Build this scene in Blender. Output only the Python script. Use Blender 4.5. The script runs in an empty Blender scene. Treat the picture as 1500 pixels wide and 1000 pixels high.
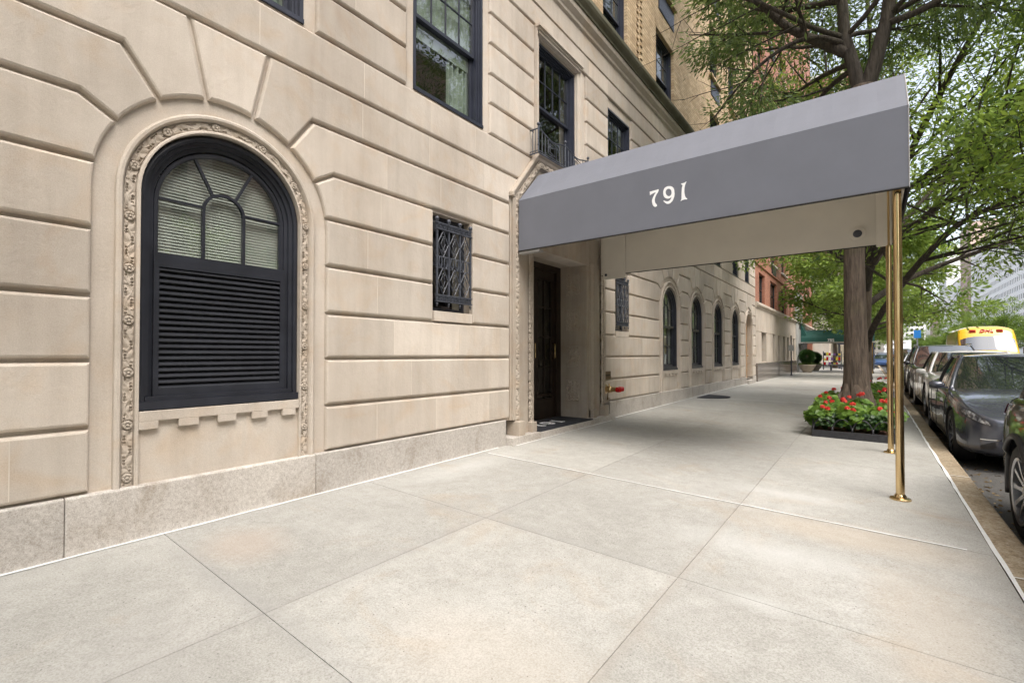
import bpy, bmesh, math, random
import numpy as np
from mathutils import Vector, Matrix
from mathutils.geometry import tessellate_polygon
R = math.radians
random.seed(7); rng = np.random.default_rng(11)
K = 1.136                      # modelling unit -> metres (applied to every top-level object and the camera at the end)
scn = bpy.context.scene
col = scn.collection
# ------------------------------------------------------------------ camera
cam_d = bpy.data.cameras.new('camera'); cam = bpy.data.objects.new('camera', cam_d); col.objects.link(cam)
cam_d.sensor_width = 36; cam_d.lens = 690/1500*36; cam_d.shift_y = 10/1500
cam_d.clip_start = .05; cam_d.clip_end = 3000
cam.location = (3.413*K, 0, 1.08*K)
cam.rotation_euler = (R(90.8), 0, R(37.27))
scn.camera = cam
# ------------------------------------------------------------------ world and sun
SUN_EL, SUN_AZ = R(56), R(118)          # azimuth measured from +y towards +x
w = bpy.data.worlds.new('World'); scn.world = w; w.use_nodes = True
nt = w.node_tree; bg = nt.nodes['Background']
sky = nt.nodes.new('ShaderNodeTexSky'); sky.sky_type = 'NISHITA'; sky.sun_disc = False
sky.sun_elevation = SUN_EL; sky.sun_rotation = SUN_AZ; sky.air_density = 1.0; sky.dust_density = 4.0; sky.ozone_density = 1.0
hs = nt.nodes.new('ShaderNodeHueSaturation'); hs.inputs['Saturation'].default_value = .50
nt.links.new(sky.outputs[0], hs.inputs['Color']); nt.links.new(hs.outputs[0], bg.inputs[0]); bg.inputs[1].default_value = .15
sl = bpy.data.lights.new('sun', 'SUN'); sl.energy = .72; sl.angle = R(45); sl.color = (1, .95, .87)
so = bpy.data.objects.new('sun', sl); col.objects.link(so)
sd = Vector((math.sin(SUN_AZ)*math.cos(SUN_EL), math.cos(SUN_AZ)*math.cos(SUN_EL), math.sin(SUN_EL)))
so.rotation_euler = sd.to_track_quat('Z', 'Y').to_euler(); so.location = (10, -10, 30)
scn.view_settings.view_transform = 'Standard'; scn.view_settings.look = 'None'
scn.view_settings.exposure = 1.55; scn.view_settings.gamma = 1
# ------------------------------------------------------------------ helpers
def gz(x, y): return .005*min(max(y, -5), 16) - .012*min(max(x, 0), 4.2)
def tag(o, label=None, cat=None, group=None, kind=None):
    if label: o['label'] = label
    if cat: o['category'] = cat
    if group: o['group'] = group
    if kind: o['kind'] = kind
    return o
def empty(name, loc=(0,0,0), rz=0, label=None, cat=None, group=None):
    o = bpy.data.objects.new(name, None); col.objects.link(o); o.location = loc; o.rotation_euler = (0,0,rz); o.empty_display_size = .3
    return tag(o, label, cat, group)
class MB:
    def __init__(s): s.v=[]; s.f=[]; s.m=[]; s.t=[]; s.mi=0; s.tone=.5
    def add(s, vs, fs):
        n=len(s.v); s.v.extend([tuple(v) for v in vs])
        for f in fs: s.f.append([n+i for i in f]); s.m.append(s.mi); s.t.append(s.tone)
        return s
    def box(s, x0,x1,y0,y1,z0,z1):
        return s.add([(x0,y0,z0),(x1,y0,z0),(x1,y1,z0),(x0,y1,z0),(x0,y0,z1),(x1,y0,z1),(x1,y1,z1),(x0,y1,z1)],
            [(0,3,2,1),(4,5,6,7),(0,1,5,4),(1,2,6,5),(2,3,7,6),(3,0,4,7)])
    def cbox(s, c, d, b=.0):
        x,y,z=c; a,e,g=d[0]/2,d[1]/2,d[2]/2
        return s.box(x-a,x+a,y-e,y+e,z-g,z+g)
    def tube(s, pts, r, n=8, caps=True):
        pts=[Vector(p) for p in pts]; m=len(pts)
        rs = r if isinstance(r,(list,tuple)) else [r]*m
        vs=[]; prev=None
        for i,p in enumerate(pts):
            t=(pts[min(i+1,m-1)]-pts[max(i-1,0)]).normalized()
            if prev is None:
                a = Vector((0,0,1)) if abs(t.z)<.9 else Vector((1,0,0)); u=t.cross(a).normalized()
            else:
                u=(prev-t*prev.dot(t)).normalized()
            prev=u; v=t.cross(u)
            for k in range(n):
                a=2*math.pi*k/n; vs.append(p+(u*math.cos(a)+v*math.sin(a))*rs[i])
        fs=[(i*n+k, i*n+(k+1)%n, (i+1)*n+(k+1)%n, (i+1)*n+k) for i in range(m-1) for k in range(n)]
        if caps: fs += [tuple(range(n))[::-1], tuple((m-1)*n+k for k in range(n))]
        return s.add(vs, fs)
    def lathe(s, c, prof, n=16, axis='z', caps=True):          # prof [(r,h)]
        vs=[]
        for r,h in prof:
            for k in range(n):
                a=2*math.pi*k/n; u,v=r*math.cos(a), r*math.sin(a)
                p={'z':(u,v,h),'x':(h,u,v),'y':(u,h,v)}[axis]; vs.append((c[0]+p[0],c[1]+p[1],c[2]+p[2]))
        m=len(prof)
        fs=[(i*n+k, i*n+(k+1)%n, (i+1)*n+(k+1)%n, (i+1)*n+k) for i in range(m-1) for k in range(n)]
        if caps: fs += [tuple(range(n))[::-1], tuple((m-1)*n+k for k in range(n))]
        return s.add(vs, fs)
    def ball(s, c, r, n=10):
        m=n//2+1; pr=[(max(r*math.sin(math.pi*i/m),1e-4), -r*math.cos(math.pi*i/m)) for i in range(m+1)]
        return s.lathe(c, pr, n)
    def prism(s, poly, a0, a1, axis='x'):           # poly in the plane normal to axis
        def P(u,v,a): return {'x':(a,u,v),'y':(u,a,v),'z':(u,v,a)}[axis]
        n=len(poly)
        vs=[P(u,v,a0) for u,v in poly]+[P(u,v,a1) for u,v in poly]
        tri=tessellate_polygon([[Vector((u,v,0)) for u,v in poly]])
        fs=[tuple(t) for t in tri]+[tuple(n+i for i in t) for t in tri]+[(i,(i+1)%n,n+(i+1)%n,n+i) for i in range(n)]
        return s.add(vs,fs)
    def build(s, name, mats, parent=None, smooth=False, bevel=0, fixn=True, seg=2, auto=None):
        me=bpy.data.meshes.new(name); me.from_pydata(s.v,[],s.f); 
        mats = mats if isinstance(mats,(list,tuple)) else [mats]
        for m in mats: me.materials.append(m)
        if len(mats)>1: me.polygons.foreach_set('material_index', s.m)
        a=me.attributes.new('tone','FLOAT','FACE'); a.data.foreach_set('value', s.t)
        if fixn:
            bm=bmesh.new(); bm.from_mesh(me); bmesh.ops.recalc_face_normals(bm, faces=bm.faces); bm.to_mesh(me); bm.free()
        if smooth: me.polygons.foreach_set('use_smooth',[True]*len(me.polygons))
        me.update()
        o=bpy.data.objects.new(name, me); col.objects.link(o)
        if auto:
            try: me.set_sharp_from_angle(angle=R(auto))
            except Exception: pass
        if parent: o.parent=parent
        if bevel:
            b=o.modifiers.new('bevel','BEVEL'); b.width=bevel; b.segments=seg; b.limit_method='ANGLE'; b.angle_limit=R(40); 
        return o
def link_copy(src, parent, name=None, loc=None):
    c=src.copy(); col.objects.link(c); c.parent=parent
    if loc is not None: c.location=loc
    return c
def copy_tree(o, parent=None):
    c=o.copy(); col.objects.link(c); c.parent=parent
    for ch in list(o.children): copy_tree(ch, c)
    return c
# ------------------------------------------------------------------ materials
def nodes(name):
    m=bpy.data.materials.new(name); m.use_nodes=True; t=m.node_tree; return m,t,t.nodes['Principled BSDF'],t.links
def N(t,kind,**kw):
    n=t.nodes.new(kind)
    for k,v in kw.items():
        if k in n.inputs: n.inputs[k].default_value=v
        else: setattr(n,k,v)
    return n
def ramp(t, fac, stops):
    r=t.nodes.new('ShaderNodeValToRGB'); e=r.color_ramp.elements
    while len(e)<len(stops): e.new(.5)
    for i,(p,c) in enumerate(stops): e[i].position=p; e[i].color=(*c,1) if len(c)==3 else c
    t.links.new(fac, r.inputs[0]); return r.outputs[0]
def mix(t, f, a, b, mode='MIX'):
    m=t.nodes.new('ShaderNodeMix'); m.data_type='RGBA'; m.blend_type=mode; 
    for i,v in ((0,f),(6,a),(7,b)):
        if hasattr(v,'is_linked') or hasattr(v,'links'): t.links.new(v,m.inputs[i])
        else: m.inputs[i].default_value = v if i==0 else (*v,1) if len(v)==3 else v
    return m.outputs[2]
def coords(t, kind='Object'):
    return t.nodes.new('ShaderNodeTexCoord').outputs[kind]
def noise(t, vec, scale, detail=4, rough=.55, dist=0):
    n=N(t,'ShaderNodeTexNoise',Scale=scale,Detail=detail,Roughness=rough,Distortion=dist); t.links.new(vec,n.inputs['Vector']); return n.outputs['Fac']
def stretch(t, vec, s):
    m=t.nodes.new('ShaderNodeMapping'); m.inputs['Scale'].default_value=s; t.links.new(vec,m.inputs['Vector']); return m.outputs[0]
def bump(t, p, h, strength=.3, dist=.01, normal=None):
    b=N(t,'ShaderNodeBump',Strength=strength,Distance=dist); t.links.new(h,b.inputs['Height'])
    if normal is not None: t.links.new(normal,b.inputs['Normal'])
    t.links.new(b.outputs[0],p.inputs['Normal']); return b.outputs[0]
def attr(t,name='tone'):
    a=t.nodes.new('ShaderNodeAttribute'); a.attribute_name=name; return a.outputs['Fac']
def simple(name, c, rough=.6, metal=0, spec=.5, coat=0, var=.12, vs=6, bs=0, bsc=80):
    m,t,p,l=nodes(name); co=coords(t)
    n=noise(t,co,vs,5); d=tuple(v*(1-var) for v in c); u=tuple(min(v*(1+var),1) for v in c)
    l.new(ramp(t,n,[(.3,d),(.7,u)]),p.inputs['Base Color'])
    p.inputs['Roughness'].default_value=rough; p.inputs['Metallic'].default_value=metal
    p.inputs['Specular IOR Level'].default_value=spec; p.inputs['Coat Weight'].default_value=coat; p.inputs['Coat Roughness'].default_value=.03
    if bs: bump(t,p,noise(t,co,bsc,3),bs,.004)
    return m
def stone(name, dark, light, grain=1.0, tonevar=.10, streak=.1, bumps=.35):
    m,t,p,l=nodes(name); co=coords(t)
    base=ramp(t,noise(t,co,1.1,6,.6),[(.32,dark),(.68,light)])
    tn=N(t,'ShaderNodeMapRange'); t.links.new(attr(t),tn.inputs[0]); tn.inputs[3].default_value=1-tonevar; tn.inputs[4].default_value=1+tonevar*.7
    c2=N(t,'ShaderNodeCombineColor'); 
    for i in range(3): l.new(tn.outputs[0],c2.inputs[i])
    base=mix(t,1,base,c2.outputs[0],'MULTIPLY')
    warm=ramp(t,noise(t,co,2.7,3,.5,1.5),[(.5,(1,1,1)),(.75,(.97,.86,.74))])
    base=mix(t,.6,base,warm,'MULTIPLY')
    st=ramp(t,noise(t,stretch(t,co,(6,6,.55)),1.5,5,.6),[(.42,(1,1,1)),(.72,(.80,.79,.78))])
    base=mix(t,streak*3,base,st,'MULTIPLY')
    fine=ramp(t,noise(t,co,170*grain,3,.7),[(.3,(.84,.82,.80)),(.62,(1.05,1.05,1.04))])
    base=mix(t,.75,base,fine,'MULTIPLY')
    l.new(base,p.inputs['Base Color']); p.inputs['Roughness'].default_value=.85; p.inputs['Specular IOR Level'].default_value=.25
    b1=bump(t,p,noise(t,co,26*grain,6,.65),bumps,.012)
    bump(t,p,noise(t,co,190*grain,3,.7),.35,.003,b1)
    return m
M={}
M['lime']=stone('limestone',(.485,.425,.362),(.620,.560,.490),tonevar=.15,streak=.19)
M['lime_d']=stone('limestone_joint',(.34,.26,.19),(.42,.33,.25))
M['lime_orn']=stone('limestone_carving',(.45,.39,.325),(.59,.525,.45),tonevar=.3,bumps=.15)
M['lime_gray']=stone('weathered_limestone',(.36,.31,.26),(.50,.44,.37),streak=.25)
M['mortar']=simple('pale_mortar',(.62,.56,.48),.9)
M['sealant']=simple('white_sealant',(.78,.78,.76),.55,var=.06,vs=20)
def granite(name, a, b, c, sc=95, rough=.75, fl=1):
    m,t,p,l=nodes(name); co=coords(t)
    v=N(t,'ShaderNodeTexVoronoi',Scale=sc*1.6); l.new(co,v.inputs['Vector'])
    ad=N(t,'ShaderNodeMath',operation='MULTIPLY_ADD'); l.new(noise(t,co,sc*.35,5,.8),ad.inputs[0]); ad.inputs[1].default_value=.5; nn_=noise(t,co,sc*1.1,3,.8); a2_=N(t,'ShaderNodeMath',operation='MULTIPLY'); l.new(nn_,a2_.inputs[0]); a2_.inputs[1].default_value=.5; l.new(a2_.outputs[0],ad.inputs[2])
    sp=ramp(t,ad.outputs[0],[(.38,a),(.5,b),(.62,c)])
    bl=ramp(t,noise(t,stretch(t,co,(1,1,.6)),3,6,.65,.8),[(.32,(.78,.74,.69)),(.5,(1,1,1)),(.7,(1.10,1.10,1.09))])
    b0=mix(t,1,sp,bl,'MULTIPLY')
    tn=N(t,'ShaderNodeMapRange'); l.new(attr(t),tn.inputs[0]); tn.inputs[3].default_value=.9; tn.inputs[4].default_value=1.1
    c2=N(t,'ShaderNodeCombineColor')
    for i in range(3): l.new(tn.outputs[0],c2.inputs[i])
    l.new(mix(t,1,b0,c2.outputs[0],'MULTIPLY'),p.inputs['Base Color']); p.inputs['Roughness'].default_value=rough
    p.inputs['Specular IOR Level'].default_value=.4
    if rough>.4: bump(t,p,noise(t,co,sc*1.3,3,.7),.3,.004)
    return m
M['granite']=granite('granite_plinth',(.30,.27,.24),(.46,.425,.385),(.60,.57,.53),150)
M['granite_dark']=granite('polished_granite',(.10,.085,.075),(.17,.145,.125),(.26,.225,.20),70,.12)
M['kerb']=granite('kerb_stone',(.17,.12,.07),(.34,.27,.18),(.46,.40,.31),60)
# concrete
m,t,p,l=nodes('sidewalk_concrete'); co=coords(t)
base=ramp(t,noise(t,co,.55,6,.62,.6),[(.28,(.355,.347,.322)),(.5,(.42,.412,.385)),(.74,(.49,.48,.455))])
tn=N(t,'ShaderNodeMapRange'); l.new(attr(t),tn.inputs[0]); tn.inputs[3].default_value=.90; tn.inputs[4].default_value=1.07
c2=N(t,'ShaderNodeCombineColor')
for i in range(3): l.new(tn.outputs[0],c2.inputs[i])
base=mix(t,1,base,c2.outputs[0],'MULTIPLY')
rust=ramp(t,noise(t,co,1.3,5,.6,1.2),[(.55,(1,1,1)),(.76,(.99,.87,.75))]); base=mix(t,.75,base,rust,'MULTIPLY')
pale=ramp(t,noise(t,stretch(t,co,(1,.8,1)),.9,4,.55,2),[(.60,(0,0,0)),(.72,(1,1,1))])
base=mix(t,pale,base,mix(t,.22,base,(.60,.595,.57)))
mid=ramp(t,noise(t,co,9,8,.75),[(.3,(.84,.84,.82)),(.7,(1.08,1.08,1.08))]); base=mix(t,.9,base,mid,'MULTIPLY')
coarse=ramp(t,noise(t,co,48,4,.8),[(.30,(.74,.72,.69)),(.45,(1,1,1)),(.62,(1.0,1.0,1.0)),(.74,(1.16,1.15,1.12))]); base=mix(t,.8,base,coarse,'MULTIPLY')
fine=ramp(t,noise(t,co,130,3,.8),[(.33,(.66,.65,.63)),(.60,(1.10,1.10,1.10))]); base=mix(t,.8,base,fine,'MULTIPLY')
vo=N(t,'ShaderNodeTexVoronoi',Scale=34); vo.feature='F1'; l.new(co,vo.inputs['Vector'])
lt=N(t,'ShaderNodeMath',operation='LESS_THAN'); l.new(vo.outputs['Distance'],lt.inputs[0]); lt.inputs[1].default_value=.11
pres=N(t,'ShaderNodeMath',operation='GREATER_THAN'); sepc=N(t,'ShaderNodeSeparateColor'); l.new(vo.outputs['Color'],sepc.inputs[0]); l.new(ramp(t,noise(t,co,1.7,4,.6),[(.35,(0,0,0)),(.65,(.35,.35,.35))]),(ad_:=N(t,'ShaderNodeMath',operation='ADD')).inputs[0]); l.new(sepc.outputs[0],ad_.inputs[1]); l.new(ad_.outputs[0],pres.inputs[0]); pres.inputs[1].default_value=.93
mm=N(t,'ShaderNodeMath',operation='MULTIPLY'); l.new(lt.outputs[0],mm.inputs[0]); l.new(pres.outputs[0],mm.inputs[1])
base=mix(t,mm.outputs[0],base,(.16,.15,.14))
# worn patches and stains, each its own shape; the last two paint in shade
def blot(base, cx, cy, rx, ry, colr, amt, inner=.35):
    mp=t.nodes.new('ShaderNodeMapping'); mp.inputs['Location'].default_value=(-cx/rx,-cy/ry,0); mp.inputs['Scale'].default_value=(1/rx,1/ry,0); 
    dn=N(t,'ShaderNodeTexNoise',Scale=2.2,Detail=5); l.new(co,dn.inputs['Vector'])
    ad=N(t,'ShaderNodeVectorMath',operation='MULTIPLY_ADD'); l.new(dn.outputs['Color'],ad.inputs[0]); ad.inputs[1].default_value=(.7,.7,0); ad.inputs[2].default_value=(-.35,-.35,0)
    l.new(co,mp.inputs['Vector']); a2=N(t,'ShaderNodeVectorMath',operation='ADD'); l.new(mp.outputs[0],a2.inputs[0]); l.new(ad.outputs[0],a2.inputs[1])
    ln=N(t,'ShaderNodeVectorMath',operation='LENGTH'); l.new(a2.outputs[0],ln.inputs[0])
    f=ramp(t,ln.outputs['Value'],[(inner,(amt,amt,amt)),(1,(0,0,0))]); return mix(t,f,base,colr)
base=blot(base,.55,1.25,.38,.28,(.47,.36,.28),.32)
base=blot(base,3.0,3.0,.75,.24,(.54,.54,.52),.5,.05)
base=blot(base,2.9,4.25,.6,.18,(.54,.54,.52),.45,.05)
base=blot(base,.32,3.3,.25,1.0,(.55,.55,.53),.4,.05)
base=blot(base,3.3,3.55,.8,.3,(.47,.38,.28),.35)
base=blot(base,3.0,2.35,.25,.10,(.53,.53,.51),.45,.05)
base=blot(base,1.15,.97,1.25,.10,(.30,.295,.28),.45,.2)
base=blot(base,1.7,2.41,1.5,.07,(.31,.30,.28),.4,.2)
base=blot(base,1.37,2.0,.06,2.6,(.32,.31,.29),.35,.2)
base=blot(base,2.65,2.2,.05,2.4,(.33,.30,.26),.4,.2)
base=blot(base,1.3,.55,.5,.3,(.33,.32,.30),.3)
base=blot(base,2.3,1.3,.6,.35,(.47,.40,.32),.25)
base=blot(base,3.6,2.6,.25,.9,(.36,.31,.25),.35)
base=blot(base,1.9,6.2,1.7,.55,(.27,.26,.24),.35)  # canopy's shade on the slabs, painted into the concrete colour
base=blot(base,2.2,8.6,1.2,.8,(.28,.27,.25),.28)  # soft shade past the canopy, also darkened into the base colour
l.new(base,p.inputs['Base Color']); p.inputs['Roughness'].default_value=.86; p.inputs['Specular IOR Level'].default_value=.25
b1=bump(t,p,noise(t,co,14,6,.7),.25,.008); bump(t,p,noise(t,co,150,3,.7),.4,.003,b1)
M['concrete']=m
M['joint']=simple('joint_filler',(.25,.24,.22),.95,var=.4,vs=8)
# asphalt
m,t,p,l=nodes('asphalt'); co=coords(t)
base=ramp(t,noise(t,co,.7,5,.6),[(.3,(.040,.039,.038)),(.7,(.085,.082,.078))])
g=ramp(t,noise(t,co,90,3,.8),[(.35,(.5,.5,.5)),(.65,(1.7,1.7,1.65))]); base=mix(t,.8,base,g,'MULTIPLY')
deb=ramp(t,noise(t,co,6,6,.8),[(.60,(0,0,0)),(.68,(1,1,1))]); base=mix(t,mix(t,.3,(0,0,0),deb),base,(.20,.16,.11))
l.new(base,p.inputs['Base Color']); p.inputs['Roughness'].default_value=.8; bump(t,p,noise(t,co,110,3,.7),.7,.008)
M['asphalt']=m
def brick(name, c1, c2, mort, bw=.19, rh=.062, rel=.5, axes='yz'):
    m,t,p,l=nodes(name); co=coords(t)
    s=N(t,'ShaderNodeSeparateXYZ'); l.new(co,s.inputs[0]); c=N(t,'ShaderNodeCombineXYZ')
    l.new(s.outputs[1 if axes[0]=='y' else 0],c.inputs[0]); l.new(s.outputs[2],c.inputs[1])
    b=N(t,'ShaderNodeTexBrick',Scale=1.0); b.inputs['Brick Width'].default_value=bw; b.inputs['Row Height'].default_value=rh
    b.inputs['Mortar Size'].default_value=.006; b.inputs['Mortar Smooth'].default_value=.2; b.inputs['Bias'].default_value=0
    b.inputs['Color1'].default_value=(*c1,1); b.inputs['Color2'].default_value=(*c2,1); b.inputs['Mortar'].default_value=(*mort,1)
    l.new(c.outputs[0],b.inputs['Vector'])
    v=ramp(t,noise(t,co,2.2,6,.65),[(.3,(.78,.76,.74)),(.7,(1.12,1.12,1.1))])
    base=mix(t,1,b.outputs['Color'],v,'MULTIPLY')
    v2=ramp(t,noise(t,stretch(t,co,(5,5,16)),1,3,.7),[(.3,(.72,.70,.68)),(.68,(1.15,1.15,1.13))])
    base=mix(t,.7,base,v2,'MULTIPLY')
    l.new(base,p.inputs['Base Color']); p.inputs['Roughness'].default_value=.85
    inv=N(t,'ShaderNodeMath',operation='SUBTRACT'); inv.inputs[0].default_value=1; l.new(b.outputs['Fac'],inv.inputs[1])
    b1=bump(t,p,inv.outputs[0],rel,.012); bump(t,p,noise(t,stretch(t,co,(8,8,20)),1,4,.7),.5,.02,b1)
    return m
M['tan']=brick('tan_brick',(.50,.36,.215),(.66,.51,.335),(.34,.25,.165))
M['red']=brick('red_brick',(.34,.130,.080),(.44,.185,.120),(.36,.23,.18))
M['red2']=brick('red_brick_far',(.34,.15,.10),(.42,.19,.13),(.35,.22,.18),.3,.1,.3,'xz')
M['black']=simple('black_window_paint',(.022,.024,.032),.33,var=.25,spec=.5)
M['iron']=simple('wrought_iron',(.060,.066,.082),.42,var=.35,vs=30,bs=.3)
M['navyframe']=simple('navy_window_paint',(.028,.032,.048),.35,var=.2)
M['louver']=simple('louvre_metal',(.040,.042,.050),.28,var=.15,metal=.2)
M['dark']=simple('dark_interior',(.018,.017,.016),.9)
M['room']=simple('room_wall',(.10,.09,.075),.9)
M['canvas']=simple('grey_canvas',(.150,.158,.185),.82,var=.05,vs=3,bs=.25,bsc=260)
M['trimp']=simple('grey_piping',(.34,.33,.32),.7)
M['canvas_in']=simple('cream_canvas_lining',(.74,.70,.62),.8,var=.04,vs=3,bs=.15,bsc=260)
M['white']=simple('white_paint',(.90,.90,.90),.5,var=.02)
M['trimw']=simple('pale_trim',(.60,.57,.52),.6,var=.08)
M['steel']=simple('galvanised_steel',(.45,.46,.47),.4,metal=.8)
M['bronze']=simple('bronze_plate',(.16,.105,.045),.4,metal=.7)
M['mat']=simple('rubber_mat',(.022,.024,.03),.85,var=.2,bs=.4,bsc=300)
m,t,p,l=nodes('polished_brass'); co=coords(t)
l.new(ramp(t,noise(t,stretch(t,co,(20,20,2)),2,4),[(.3,(.60,.42,.20)),(.7,(.78,.60,.34))]),p.inputs['Base Color']); p.inputs['Metallic'].default_value=1
rr=N(t,'ShaderNodeMapRange'); l.new(noise(t,co,9,4),rr.inputs[0]); rr.inputs[3].default_value=.10; rr.inputs[4].default_value=.26; l.new(rr.outputs[0],p.inputs['Roughness'])
M['brass']=m
M['red_cap']=simple('red_enamel',(.50,.012,.015),.25,coat=.5)
def glass(name, tint, refl_rough=.0, ior=1.55):
    m=bpy.data.materials.new(name); m.use_nodes=True; t=m.node_tree; t.nodes.clear(); l=t.links
    o=t.nodes.new('ShaderNodeOutputMaterial'); mx=t.nodes.new('ShaderNodeMixShader'); tr=t.nodes.new('ShaderNodeBsdfTransparent'); gl=t.nodes.new('ShaderNodeBsdfGlossy')
    tr.inputs[0].default_value=(*tint,1); gl.inputs['Roughness'].default_value=refl_rough
    ge=t.nodes.new('ShaderNodeNewGeometry'); dt=N(t,'ShaderNodeVectorMath',operation='DOT_PRODUCT'); l.new(ge.outputs['Incoming'],dt.inputs[0]); l.new(ge.outputs['Normal'],dt.inputs[1])
    ab=N(t,'ShaderNodeMath',operation='ABSOLUTE'); l.new(dt.outputs['Value'],ab.inputs[0]); om=N(t,'ShaderNodeMath',operation='SUBTRACT'); om.inputs[0].default_value=1; l.new(ab.outputs[0],om.inputs[1])
    pw=N(t,'ShaderNodeMath',operation='POWER'); l.new(om.outputs[0],pw.inputs[0]); pw.inputs[1].default_value=4.0; fr=pw; co=coords(t)
    b=N(t,'ShaderNodeBump',Strength=.06,Distance=.02); l.new(noise(t,co,1.6,2),b.inputs['Height']); l.new(b.outputs[0],gl.inputs['Normal'])
    f2=N(t,'ShaderNodeMath',operation='MULTIPLY_ADD'); l.new(fr.outputs[0],f2.inputs[0]); f2.inputs[1].default_value=.86; f2.inputs[2].default_value=.15; f2.use_clamp=True
    l.new(f2.outputs[0],mx.inputs[0]); l.new(tr.outputs[0],mx.inputs[1]); l.new(gl.outputs[0],mx.inputs[2]); l.new(mx.outputs[0],o.inputs[0]); return m
M['glass']=glass('window_glass',(.87,.91,.875))
m,t,p,l=nodes('dark_window_glass'); co=coords(t)
l.new(ramp(t,noise(t,co,.9,2),[(.35,(.012,.016,.016)),(.7,(.05,.06,.058))]),p.inputs['Base Color']); p.inputs['Roughness'].default_value=.03; p.inputs['Specular IOR Level'].default_value=.75
b=N(t,'ShaderNodeBump',Strength=.05,Distance=.03); l.new(noise(t,co,1.2,2),b.inputs['Height']); l.new(b.outputs[0],p.inputs['Normal'])
M['dglass']=m
M['blind']=simple('white_blind',(.46,.47,.44),.6,var=.03)
M['curtain']=simple('pale_curtain',(.24,.28,.245),.85,var=.12)
M['door']=simple('dark_bronze_door',(.030,.020,.014),.35,var=.3,metal=.3)
M['wooddoor']=simple('oak_door',(.30,.15,.04),.4,var=.25,vs=4)
M['green']=simple('green_canvas',(.018,.105,.085),.6,var=.06)
M['gstone']=simple('grey_stone_bay',(.42,.42,.41),.7,var=.12,vs=2,bs=.2)
M['soil']=simple('planter_mulch',(.14,.07,.045),.95,var=.5,vs=40,bs=1,bsc=60)
M['tree_rail']=simple('black_bed_kerb',(.028,.028,.032),.55,var=.4,vs=25,bs=.3)
def bark(name='bark', a=(.060,.045,.034), b=(.20,.152,.112)):
    m,t,p,l=nodes(name); co=coords(t)
    n1=noise(t,stretch(t,co,(15,15,1.8)),1.6,6,.7,.4)
    v=N(t,'ShaderNodeTexVoronoi',Scale=1.0); v.feature='DISTANCE_TO_EDGE'; l.new(stretch(t,co,(26,26,4.5)),v.inputs['Vector'])
    base=ramp(t,n1,[(.32,a),(.68,b)])
    moss=ramp(t,noise(t,co,1.3,4),[(.52,(1,1,1)),(.7,(.82,.95,.68))]); base=mix(t,.7,base,moss,'MULTIPLY')
    l.new(base,p.inputs['Base Color']); p.inputs['Roughness'].default_value=.92
    b1=bump(t,p,n1,.9,.03); bump(t,p,v.outputs['Distance'],.7,.03,b1); return m
M['bark']=bark(); M['bark2']=bark('branch_bark',(.030,.024,.019),(.105,.085,.065))
def leaf(name, a, b, trans=.4):
    m=bpy.data.materials.new(name); m.use_nodes=True; t=m.node_tree; p=t.nodes['Principled BSDF']; l=t.links
    c=ramp(t,attr(t),[(0,a),(1,b)]); l.new(c,p.inputs['Base Color']); p.inputs['Roughness'].default_value=.45; p.inputs['Specular IOR Level'].default_value=.4
    tr=t.nodes.new('ShaderNodeBsdfTranslucent'); hs=N(t,'ShaderNodeHueSaturation'); hs.inputs['Value'].default_value=1.7; hs.inputs['Hue'].default_value=.485; l.new(c,hs.inputs['Color']); l.new(hs.outputs[0],tr.inputs[0])
    mx=t.nodes.new('ShaderNodeMixShader'); mx.inputs[0].default_value=trans; l.new(p.outputs[0],mx.inputs[1]); l.new(tr.outputs[0],mx.inputs[2])
    l.new(mx.outputs[0],t.nodes['Material Output'].inputs[0]); return m
M['leaf']=leaf('oak_leaf',(.060,.120,.028),(.25,.36,.055),.48)
M['leaf_near']=leaf('oak_leaf_bluish',(.060,.110,.042),(.20,.28,.080),.48)
M['leaf_med']=leaf('median_leaf',(.08,.15,.03),(.25,.36,.07),.45)
M['ivy']=leaf('ivy_leaf',(.018,.05,.015),(.06,.12,.03),.2)
M['bed']=leaf('geranium_leaf',(.05,.12,.02),(.20,.33,.05),.35)
M['petal']=leaf('red_petal',(.50,.03,.02),(.80,.09,.06),.25)
M['box']=leaf('boxwood_leaf',(.015,.05,.012),(.05,.11,.025),.2)
# ------------------------------------------------------------------ ground
def strip_sheet(name, xs, ys, dz, mat, kind='structure', parent=None, tone=None):
    b=MB(); nx=len(xs)
    vs=[(x,y,gz(x,y)+dz) for y in ys for x in xs]
    fs=[(j*nx+i,j*nx+i+1,(j+1)*nx+i+1,(j+1)*nx+i) for j in range(len(ys)-1) for i in range(nx-1)]
    b.add(vs,fs); o=b.build(name,mat,parent)
    if kind and not parent: o['kind']=kind
    return o
YS=[-60,-5,16,46,700]
strip_sheet('ground',[-300,0,4.2,400],[-300,-5,16,1500],-.30,M['asphalt'])
strip_sheet('road',[4.05,4.2,60],YS,-.165,M['asphalt'])
strip_sheet('cross_street',[-60,0,4.06],[46.2,50,56,58.3],-.150,M['asphalt'])
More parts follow.
